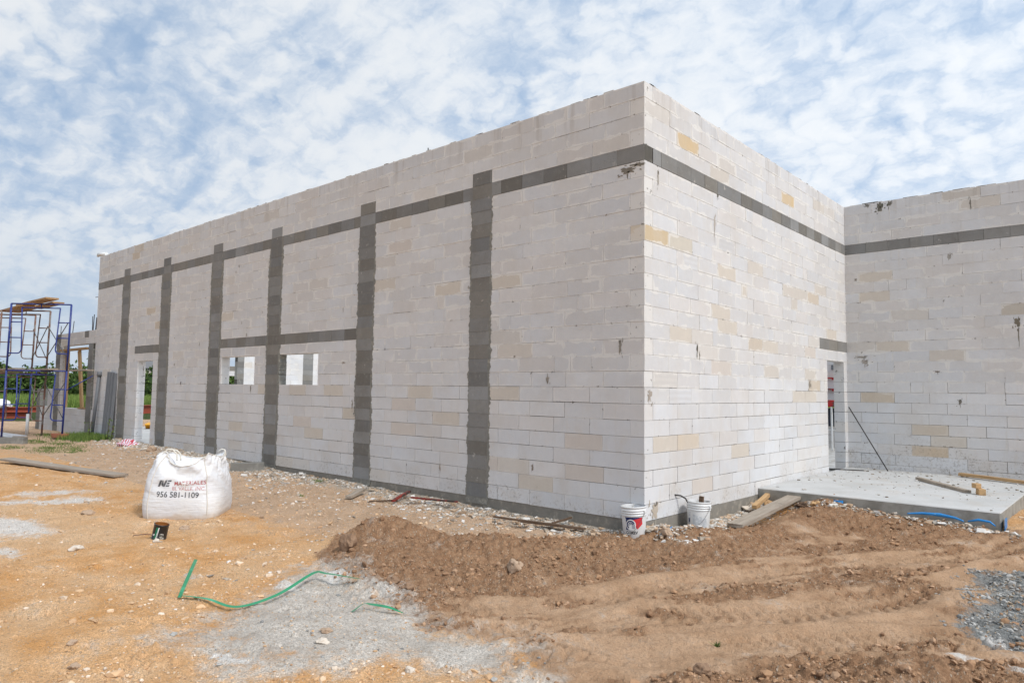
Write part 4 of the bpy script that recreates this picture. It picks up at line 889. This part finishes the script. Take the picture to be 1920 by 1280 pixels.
rod=MB(); rod.tube([(.05,7.70,1.30),(.80,7.45,.11)],.011,7); tag(rod.build('leaning_rod',m_darksteel),'thin dark steel rod leaning against the rear wall beside the doorway','rod')
rod=MB(); rod.tube([(-.12,6.98,.112),(.45,7.18,.112)],.010,7); tag(rod.build('steel_rod',m_darksteel),'short dark steel rod lying on the slab at the doorway','rod')
# scraps of wood, sacking, peel by the slab
sc_i=0
for x,y,s,m,lab in ((.25,3.15,.16,m_woodp,'crumpled brown cardboard lump against the slab corner'),(.75,3.12,.18,m_woodb,'torn brown sack lump right of the grey board'),(.88,3.16,.13,m_woody,'peeled orange wood chunk beside the torn sack'),(.40,2.95,.12,m_woodb,'dark bark piece under the pale offcut'),(.08,2.75,.10,m_rockw,'pale block fragment at the foot of the end wall'),(.14,2.95,.09,m_woodp,'small tan wood chip beside the cardboard lump')):
    me=rock_mesh(20+sc_i,(s*1.5,s,s*.55),3,.8); sc_i+=1; o=link('debris_piece',me,m); o.location=G(x,y,s*.12); o.rotation_euler=(random.uniform(-.5,.5),random.uniform(-.4,.4),random.uniform(0,6)); tag(o,lab,'debris')
# blue plastic
bp=MB()
pts=[(2.08,3.20,-.02),(2.25,3.235,.000),(2.45,3.25,.003),(2.62,3.23,-.012),(2.72,3.19,-.035)]
P=[]; 
for a,b in zip(pts,pts[1:]):
    for q in range(5): P.append(Vector(a).lerp(Vector(b),q/5))
bp.tube(P+[Vector(pts[-1])],[.022-.012*abs(2*i/(len(P))-1) for i in range(len(P)+1)],10)
tag(bp.build('blue_pipe',m_bluep),'bright blue plastic hose bulging out under the slab edge','hose')
bp=MB(); bp.tube([(2.77,3.18,-.03),(2.88,3.20,.0),(3.0,3.2,-.01),(3.06,3.18,-.05)],[.010,.016,.014,.008],9); tag(bp.build('blue_pipe',m_bluep),'short blue plastic end by the front slab corner','hose')
bp=MB(); bp.box((3.13,3.42,-.07),(.012,.26,.16),Matrix.Rotation(.06,3,'Z'),.003,.012); tag(bp.build('blue_sheet',m_bluep),'torn blue plastic sheet on the right side of the slab','plastic sheet')
bp=MB(); bp.box((1.18,3.29,.02),(.12,.02,.05),None,.004,.012); tag(bp.build('blue_scrap',m_bluep),'small blue plastic scrap behind the soil mound at the slab','plastic scrap')
bp=MB(); bp.box((.1,.42,-.16),(.03,.2,.02),Matrix.Rotation(.4,3,'X'),.003,.012); tag(bp.build('blue_scrap',m_bluep),'blue plastic strip in the chips between the buckets','plastic scrap')
# green strapping
def strap(label,pts,wd=.028,twist=0):
    bm=bmesh.new(); P=[]
    n=10; pts=[Vector(p) for p in pts]
    ext=[pts[0]*2-pts[1]]+pts+[pts[-1]*2-pts[-2]]
    for i in range(1,len(ext)-2):
        p0,p1,p2_,p3=ext[i-1:i+3]
        for q in range(n):
            t=q/n; P.append(.5*((2*p1)+(p2_-p0)*t+(2*p0-5*p1+4*p2_-p3)*t*t+(3*p1-p0-3*p2_+p3)*t**3))
    P.append(pts[-1]); prev=None
    for i,p in enumerate(P):
        d=(P[min(i+1,len(P)-1)]-P[max(i-1,0)]).normalized(); s=d.cross(Vector((0,0,1))).normalized()
        tw=twist*math.sin(i/len(P)*math.pi*2+.6); s=(s*math.cos(tw)+Vector((0,0,1))*math.sin(tw)); nn=s.cross(d)
        r=[bm.verts.new(p+s*wd/2+nn*.0006),bm.verts.new(p-s*wd/2+nn*.0006),bm.verts.new(p-s*wd/2-nn*.0006),bm.verts.new(p+s*wd/2-nn*.0006)]
        if prev:
            for k in range(4): f=bm.faces.new((prev[k],prev[(k+1)%4],r[(k+1)%4],r[k]))
        prev=r
    me=bpy.data.meshes.new('strap'); bm.to_mesh(me); bm.free(); tag(link('packing_strap',me,m_strap),label,'strap')
S=lambda x,y,h=.02:(x,y,gz(x,y)+h)
strap('long bent green plastic packing strap lying across the cement patch',[S(-2.71,-4.12,.05),S(-2.3,-4.36,.05),S(-1.80,-4.66,.03),S(-1.76,-4.655,.03),S(-1.5,-4.56,.035),S(-1.22,-4.44,.03),S(-1.16,-4.11,.05),S(-1.30,-3.67,.10),S(-1.22,-3.58,.10),S(-.83,-3.49,.06)],.030,.35)
strap('short green plastic strap piece right of the long strap',[S(-.28,-3.96,.01),S(-.31,-3.83,.05),S(-.26,-3.79,.05),S(-.1,-3.74,.05),S(.01,-3.68,.02)],.026,.4)
# single rocks
for i,(x,y,s,m,lab) in enumerate([(-.14,-2.16,(.17,.15,.13),m_rockt,'tan stone sitting on the soil ridge in the middle'),(-1.82,-2.92,(.15,.22,.22),m_soilrock,'large brown earth lump at the left end of the soil mound'),(.30,-.02,(.13,.10,.12),m_rockt,'tan lump of earth just right of the logo bucket'),(-6.15,-4.03,(.18,.13,.07),m_rockt,'flat tan brick bit left of the bulk bag'),(-4.28,-4.72,(.18,.12,.06),m_rockw,'flat pale stone on the orange dirt below the paint can'),(-.74,-5.79,(.075,.06,.035),m_rockt,'pale stone near the lower left corner'),(-1.1,-5.7,(.06,.05,.035),m_rockt,'small pale stone beside the lower left one'),(-13.42,.15-.55,(.28,.2,.16),m_rockt,'brown rock at the foot of the wall between two columns'),(-4.4,-3.5,(.12,.09,.07),m_rockt,'tan stone at the foot of the bulk bag'),(-3.95,-4.02,(.07,.06,.05),m_rockw,'white stone in front of the paint can'),(-.05,-4.35,(.09,.07,.04),m_rockt,'orange stone on the cement patch'),(.12,-4.5,(.09,.08,.045),m_rockw,'buff stone on the cement patch'),(-.65,-3.25,(.12,.1,.09),m_soilrock,'round brown clod at the edge of the cement patch'),(-.42,-3.27,(.1,.1,.08),m_soilrock,'second round brown clod by the cement patch'),(-11.9,-2.55,(.10,.08,.06),m_rockw,'white stone beyond the long grey board'),(.9,-4.35,(.07,.06,.04),m_rockw,'pale stone at the bottom near the soil edge'),(2.42,-3.3,(.12,.10,.10),m_soilrock,'brown clod on the low mound at the bottom right')]):
    me=rock_mesh(40+i,s,3,.55); o=link('rock',me,m); o.location=(x,y,gz(x,y)+s[2]*.18); o.rotation_euler=(0,0,i*1.3); tag(o,lab,'rock')
# grey block and brick
def cblock(label,loc,rz,size,tilt=0,hollow=False,m=m_greyconc,name='concrete_block'):
    b=MB(); lx,ly,lz=size
    if not hollow: b.box((0,0,lz/2),size,None,.006)
    else:
        b.box((0,-ly/2+.02,lz/2),(lx,.04,lz)); b.box((0,ly/2-.02,lz/2),(lx,.04,lz))
        for dx in (-lx/2+.02,0,lx/2-.02): b.box((dx,0,lz/2),(.04,ly-.082,lz))
    o=b.build(name,m); o.location=loc; o.rotation_euler=(tilt,0,rz); return tag(o,label,'block')
cblock('dark grey solid block lying by the wall right of the bulk bag',(-8.72,-.42,-.13),R(62),(.62,.2,.19))
cblock('grey hollow block at the far left edge of the site',(-17.5,-2.25,-.03),R(45),(.6,.2,.19))
cblock('reddish brown brick under the scaffold',(-19.1,-.75,0),R(10),(.62,.2,.12),0,False,m_brick,'brick')
# striped sack, studs, pipes
st_=mat('striped_plastic',lambda g:{'Base Color':g.mix(g.ss(g.n('ShaderNodeTexWave',{'Vector':g.n('ShaderNodeTexCoord').outputs['Object'],'Scale':5.,'Distortion':3.0,'Detail':2.}).outputs[1],.45,.6),(.66,.68,.75),(.52,.06,.09)),'bump':(g.noise(g.n('ShaderNodeTexCoord').outputs['Object'],14,5,.6),.8,.03)},.5,.4)
me=rock_mesh(77,(.50,.34,.22),4,.7); o=link('plastic_sack',me,st_); o.location=(-15.0,-.36,.03); o.rotation_euler=(.1,.1,.5); tag(o,'crumpled red and white striped sack in front of the doorway','sack')
for i,(x,y,w_,lab,h_,dx) in enumerate([(-17.38,-.16,.085,'left grey steel channel of the bundle leaning on the wall',1.92,.02),(-17.22,-.15,.07,'middle grey steel channel of the leaning bundle',1.90,.03),(-17.08,-.12,.05,'right grey steel channel of the leaning bundle next to the column',1.88,.03)]):
    b=MB(); t=.006
    b.bar((x,y-.03,.0),(x+.0,y+.06,h_),w_*2,t,0,(0,-1,0)); b.bar((x-w_,y-.0,.0),(x-w_,y+.09,h_),t,.08,0,(0,-1,0)); b.bar((x+w_,y-.0,.0),(x+w_,y+.09,h_),t,.08,0,(0,-1,0))
    tag(b.build('steel_channel',m_stud),lab,'steel channel')
b=MB(); b.tube([(-18.45,-.12,.0),(-18.30,-.05,1.85)],.045,12); b.tube([(-18.30,-.05,1.80),(-18.295,-.048,1.93)],.065,12); tag(b.build('grey_pipe',m_stud),'single grey pipe leaning on the wall left of the channels','pipe')
b=MB(); b.tube([(-21.4,-1.0,-.03),(-21.4,-1.0,.62)],.045,12); tag(b.build('white_pipe',m_white),'white plastic pipe stub standing under the scaffold','pipe')
b=MB().box((-20.9,-1.75,.05),(1.3,.5,.01),Matrix.Rotation(.5,3,'Z')@Matrix.Rotation(.06,3,'Y'),0,.03)
tag(b.build('metal_sheet',simple('sheet_metal',(.42,.43,.45),.2,8,.4,.3)),'crumpled grey metal sheet on the ground at the far left','sheet')
# far left: red steel beams with a tarp, seen through the scaffold
def beam(lab,a,b_,z0,h):
    b=MB(); A_=Vector((*a,z0+h/2));B_=Vector((*b_,z0+h/2)); d=(B_-A_).normalized()
    b.bar(A_,B_,.03,h-.04,0); b.bar(A_+Vector((0,0,h/2)),B_+Vector((0,0,h/2)),.28,.035,0); b.bar(A_-Vector((0,0,h/2)),B_-Vector((0,0,h/2)),.28,.035,0)
    tag(b.build('steel_beam',m_beam),lab,'steel beam')
beam('nearer red oxide steel beam on the ground behind the scaffold',(-38.4,.2),(-37.25,3.1),-.2,.34)
beam('farther and higher red oxide steel beam behind the scaffold',(-38.6,-.6),(-37.0,3.6),.16,.22)
beam('red oxide steel beam visible through the doorway',(-41.5,9.3),(-46.5,14.0),-.22,.5)
me=rock_mesh(91,(1.5,1.3,.55),4,.35); o=link('tarp',me,m_white); o.location=(-38.1,1.7,.5); o.rotation_euler=(0,0,.7); tag(o,'white tarp heaped over the steel beams at the far left','tarp')
# yellow planks inside, seen through the door
for i in range(4):
    b=MB(); b.plank((-23.6+.2*i,3.5-.06*i,.03+.045*i),(-22.4+.1*i,3.0-.05*i,.03+.045*i),.22,.035); tag(b.build('yellow_board',simple('yellow_board_paint',(.72,.36,.03),.15,5,.6)),['lowest','second','third','topmost'][i]+' yellow board of the pile seen through the doorway','board')
# timber formwork in the wing opening
board('formwork_board','wood formwork board under the low wing beam','board',(-19.5,.06,2.765-.1),(-22.1,.06,2.765-.1),.24,.05,m_woodp)
board('timber_prop','upright pine prop beside the scaffold in the wing opening','timber',(-21.75,.10,.82),(-21.75,.10,2.62),.26,.05,m_woodp,None,(0,-1,0))
board('timber_prop','leaning yellow pine prop in the wing opening','timber',(-20.1,.10,.82),(-20.65,.10,2.62),.20,.05,m_woody,None,(0,-1,0))
board('wood_scrap','short board lying on the wing window sill','wood scrap',(-19.5,.05,.825),(-20.3,.08,.825),.1,.04,m_woodp)
# ---------------------------------------------------------------- scaffold
def scaffold():
    root=thing('scaffold','two lift steel scaffold of blue and rusty frames left of the building','scaffold',(-20,-1,0))
    def frame(Rp,Lp,z0,H,m):
        Rp=Vector(Rp);Lp=Vector(Lp); w_=(Lp-Rp); wl=w_.length; d=w_/wl; b=MB(); r=.027
        loc=lambda t,z:Rp+d*t+Vector((.05*(z0+z),0,z0+z))
        for s,t0 in ((1,0),(-1,wl)):
            b.tube([loc(t0,0),loc(t0,H)],r,8)
            ti=t0+s*.42; tq=t0+s*.32
            pts=[loc(tq+s*0.02*0,H-.06) if False else loc(t0+s*.30,H-.10),loc(t0+s*.36,.62)]
            pts+= [loc(t0+s*(.36-.10*(1-math.cos(a))),.62-.12*math.sin(a)-.0) for a in (R(30),R(60),R(90))]+[loc(t0,.50)]
            b.tube(pts,.018,7)
            for z in (.95,1.4): b.tube([loc(t0,z),loc(t0+s*.34,z)],.016,6)
        b.tube([loc(0,H-.0),loc(wl,H-.0)],.022,7); b.tube([loc(.30,H-.11),loc(wl-.30,H-.11)],.018,7)
        b.tube([loc(wl*.5,H),loc(wl*.5,H-.11)],.016,6)
        o=b.build('frame',m,root); o.location=(20,1,0); return o
    A=((-18.9,-.75,0),(-20.05,-1.95,0)); B=((-20.95,-.72,0),(-22.0,-1.75,0)); Cc=((-22.9,-.62,0),(-23.9,-1.75,0))
    H=1.93
    frame(A[0],A[1],0.0,H,m_blue); frame(A[0],A[1],H,H,m_blue)
    frame(B[0],B[1],-.08,H+.02,m_rust); frame(B[0],B[1],H-.05,H,m_rust)
    frame(Cc[0],Cc[1],-.05,H,m_blue); frame(Cc[0],Cc[1],H-.05,H,m_rust)
    def brace(P,Q,m=m_galv):
        b=MB(); 
        b.tube([P[0],P[1]],.014,6); b.tube([Q[0],Q[1]],.014,6); o=b.build('cross_brace',m,root); o.location=(20,1,0)
    v=lambda p,z:Vector((p[0],p[1],z))
    for lo_,hi_ in ((2.35,3.35),(.55,1.6)):
        brace((v(A[0],hi_),v(B[0],lo_)),(v(A[0],lo_),v(B[0],hi_))); brace((v(B[0],hi_),v(Cc[0],lo_)),(v(B[0],lo_),v(Cc[0],hi_)))
    b=MB(); b.tube([(-18.9,-.75,1.35),(-18.65,-.1,1.82)],.014,6); o=b.build('cross_brace',m_blue,root); o.location=(20,1,0)
scaffold()
for i,(a,b_,z_,wd,lab,m) in enumerate([((-19.0,-1.0),(-21.2,-1.0),3.915,.30,'top scaffold board nearest the wall',m_woodp),((-18.3,-1.35),(-21.3,-1.35),3.955,.32,'top scaffold board jutting out past the blue frame',m_woodp),((-20.6,-1.25),(-23.4,-1.2),3.92,.55,'rear top scaffold board over the rusty frames',m_woodp),
   ((-18.55,-.22),(-21.2,-.9),1.975,.26,'middle level board reaching out towards the wall',m_woodg),((-18.6,-1.15),(-22.5,-1.2),1.98,.26,'middle level board in the centre of the scaffold',m_woodg),((-20.5,-1.5),(-24.9,-1.6),2.0,.26,'middle level board at the far left of the scaffold',m_woodg),((-22,-1.1),(-25.5,-1.9),1.95,.26,'lower grey plank at the left end of the scaffold',m_woodg)]):
    board('scaffold_board',lab,'board',(*a,z_),(*b_,z_-(.03 if z_<3 else .0)),wd,.045,m)
# things seen through the right doorway
mx=thing('red_machine','red and black machine on pale legs seen inside the right doorway','machine',(-2.25,13.2,0),R(0))
b=MB(); b.box((0,0,1.30),(.9,.5,.18),None,.01); b.build('machine_cover',m_red,mx)
b=MB(); b.box((0,0,1.195),(.86,.46,.02)); b.build('trim_strip',simple('lime_strip',(.45,.55,.05),.1,9,.6),mx)
b=MB(); b.box((.0,.05,.92),(.8,.4,.50),None,.01); b.build('machine_body',simple('dark_body',(.02,.025,.04),.3,8,.5),mx)
for dx in (-.35,-.02,.3):
    b=MB(); b.box((dx,-.22,.62),(.045,.045,1.2),None,.003); b.build('leg',m_white,mx)
b=MB(); b.box((0,0,.58),(.8,.42,.03)); b.build('shelf',m_white,mx)
for z_,lab in ((2.02,'upper red steel bar fixed on the inner wall behind the doorway'),(1.70,'lower red steel bar fixed on the inner wall behind the doorway')):
    b=MB(); b.box((-2.25,13.95,z_),(1.1,.06,.035)); b.box((-2.2,13.95,z_-.03),(.06,.06,.05)); tag(b.build('red_bar',m_red),lab,'bar')
b=MB(); b.box((-2.17,13.97,2.33),(.16,.05,.14),None,.004); tag(b.build('junction_box',m_stud),'small grey box on the inner wall behind the doorway','box')
# ---------------------------------------------------------------- plants
def blades(name,label,P,hgt,wd,m,kind='stuff',cat='grass',lean=.35,per=3):
    n=len(P); V=np.zeros((n,3,3)); a=rng.uniform(0,2*np.pi,n); h=hgt*rng.uniform(.5,1.2,n); l=rng.normal(0,lean,n)*h; la=rng.uniform(0,2*np.pi,n)
    V[:,0]=P+np.stack([np.cos(a)*wd,np.sin(a)*wd,0*a],-1); V[:,1]=P-np.stack([np.cos(a)*wd,np.sin(a)*wd,0*a],-1); V[:,2]=P+np.stack([np.cos(la)*l,np.sin(la)*l,h],-1)
    F=np.arange(n*3).reshape(n,3); me=mesh_np(name,V.reshape(-1,3),F); addattr(me,'lv',np.repeat(rng.random(n)**1.3,3)); o=link(name,me,m); return tag(o,label,cat,None,kind)
def leaves(P,size): # random quads
    n=len(P); d1=rng.normal(0,1,(n,3)); d1/=np.linalg.norm(d1,axis=1)[:,None]; d2=np.cross(d1,rng.normal(0,1,(n,3))); d2/=np.linalg.norm(d2,axis=1)[:,None]
    s=(size*rng.uniform(.6,1.4,n))[:,None]; V=np.stack([P+d1*s,P+d2*s*.6,P-d1*s,P-d2*s*.6],1).reshape(-1,3); return V,np.arange(n*4).reshape(n,4)
n=5000; x=rng.normal(-17.8,.75,n); y=-.12-np.abs(rng.normal(0,.38,n))-.12*(x+17.8)*0; ok=(fbm(x,y,2.5,3,50)>.38)&(x<-16.85); x,y=x[ok],y[ok]
P=np.stack([x,y,ground_z(x,y)],-1); blades('grass','low green grass growing at the wall foot by the grey channels',P,.16,.008,m_grass)
cl=[(-16.2,-2.6,.25),(-15.6,-2.0,.2),(-14.9,-2.2,.3),(-15.4,-1.5,.3),(-16.8,-1.4,.25),(-17.6,-1.7,.25),(-14.6,-1.7,.2),(-18.6,-1.6,.2),(-19.3,-.45,.3),(-20.2,-.4,.35),(-21.2,-.5,.3),(-6.6,-.18,.07),(2.17,-2.6,.008),(-5.5,-1.2,.02)]
PX=np.vstack([np.stack([rng.normal(a,s,int(10+1300*s)),rng.normal(b,s*.6,int(10+1300*s))],-1) for a,b,s in cl]); PX=PX[(PX[:,1]<-.03)]
P=np.c_[PX,ground_z(PX[:,0],PX[:,1])]; blades('weeds','scattered small weeds growing on the bare dirt',P,.045,.006,m_grass,lean=.8)
for i,(x,y,h_,lab) in enumerate([(-16.9,-.22,.62,'dry weed stalk standing left of the doorway'),(-16.4,-.3,.42,'shorter dry weed stalk by the doorway'),(-17.95,-.35,.5,'leafy weed growing beside the grey channels')]):
    r_=thing('weed_plant',lab,'weed',(x,y,gz(x,y))); b=MB(); b.tube([(0,0,0),(.05,0,h_*.5),(.16,0,h_)],.008,5); b.build('stem',m_woodb,r_)
    t=rng.random(60); Pp=np.stack([.16*t+rng.normal(0,.03+.05*(i==2),60),rng.normal(0,.03+.05*(i==2),60),h_*t],-1); V_,F_=leaves(Pp,.022); me=mesh_np('foliage',V_,F_); addattr(me,'lv',rng.random(len(V_))); link('foliage',me,m_grass,r_)
# crop field
def sector(n,r0,r1,a0,a1):
    r=np.sqrt(rng.uniform(r0*r0,r1*r1,n)); a=rng.uniform(a0,a1,n); return CAM.x+r*np.cos(a),CAM.y+r*np.sin(a)
x,y=sector(80000,56,72,th0+R(15),th0+R(48)); 
P=np.stack([x,y,ground_z(x,y,False)*.0-.3],-1); blades('crop_field','tall green crop field behind the site at the left',P,1.0,.05,m_crop,cat='field',lean=.25)
# hedge line of trees behind the field
def mass(name,label,cat,cs,m,nleaf,size):
    Ps=[]
    for cx_,cy_,cz_,rx,rz_ in cs:
        n=int(nleaf); d=rng.normal(0,1,(n,3)); d/=np.linalg.norm(d,axis=1)[:,None]; rr_=rng.uniform(.72,1.,n)[:,None]
        lump=1+.22*np.sin(d[:,0:1]*5+cx_)+.2*np.sin(d[:,1:2]*6+cy_)+.15*np.sin(d[:,2:3]*7)
        Ps.append(np.array([cx_,cy_,cz_])+d*rr_*lump*np.array([rx,rx,rz_]))
    P=np.vstack(Ps); P=P[P[:,2]>-.3]; V_,F_=leaves(P,size)
    # added dark cores that close the crowns, their inner shade put into the colour
    Q=np.vstack([np.array(c[:3])+ICO[np.newaxis].repeat(1,0)[0]*np.array([c[3]*.78,c[3]*.78,c[4]*.8])*(1+.25*rng.random((12,1))) for c in cs]); QF=np.vstack([np.c_[ICF,ICF[:,2]]+12*i for i in range(len(cs))])
    nv0=len(V_); V_=np.vstack([V_,Q]); F_=np.vstack([F_,QF+nv0]); me=mesh_np(name,V_,F_); zf=np.append(np.repeat(rng.random(len(P)),4),np.zeros(len(Q))); addattr(me,'lv',zf)
    return tag(link(name,me,m),label,cat,None,'stuff')
cs=[]
for a in np.arange(12,50,.55):
    r=rng.uniform(70,80); an=th0+R(a); cs.append((CAM.x+r*math.cos(an),CAM.y+r*math.sin(an),rng.uniform(.8,1.3),rng.uniform(1.2,2.3),rng.uniform(1.3,2.2)))
mass('hedge','dark green tree line beyond the crop field','trees',cs,m_leaf,1500,.16)

# distant houses
def house(label,c,rz,L,D,H,rh,roofm):
    t=thing('house',label,'house',c,rz); b=MB(); b.box((0,0,H/2),(L,D,H)); b.build('wall',simple('house_wall',(.5,.45,.4),.1,3,.9),t)
    bm=bmesh.new(); v=[bm.verts.new(p) for p in ((-L/2-.4,-D/2-.4,H),(L/2+.4,-D/2-.4,H),(L/2+.4,D/2+.4,H),(-L/2-.4,D/2+.4,H),(-L/2+.8,0,H+rh),(L/2-.8,0,H+rh))]
    for f in ((0,1,5,4),(1,2,5),(2,3,4,5),(3,0,4),(3,2,1,0)): bm.faces.new([v[k] for k in f])
    me=bpy.data.meshes.new('roof'); bm.to_mesh(me); bm.free(); link('roof',me,roofm,t)
    for x in (-L*.3,L*.3): MB().box((x,-D/2-.01,H*.55),(1.2,.06,1.1)).build('window',m_darksteel,t)
def at(deg,r): a=th0+R(deg); return (CAM.x+r*math.cos(a),CAM.y+r*math.sin(a),-.3)
house('low house with a red roof behind the trees at the far left',at(37.0,150),th0+R(125),9,7,2.9,1.9,m_beam)
house('distant house with a dark grey roof seen through the doorway',at(27.1,130),th0+R(115),11,8,4.6,2.6,m_galv)
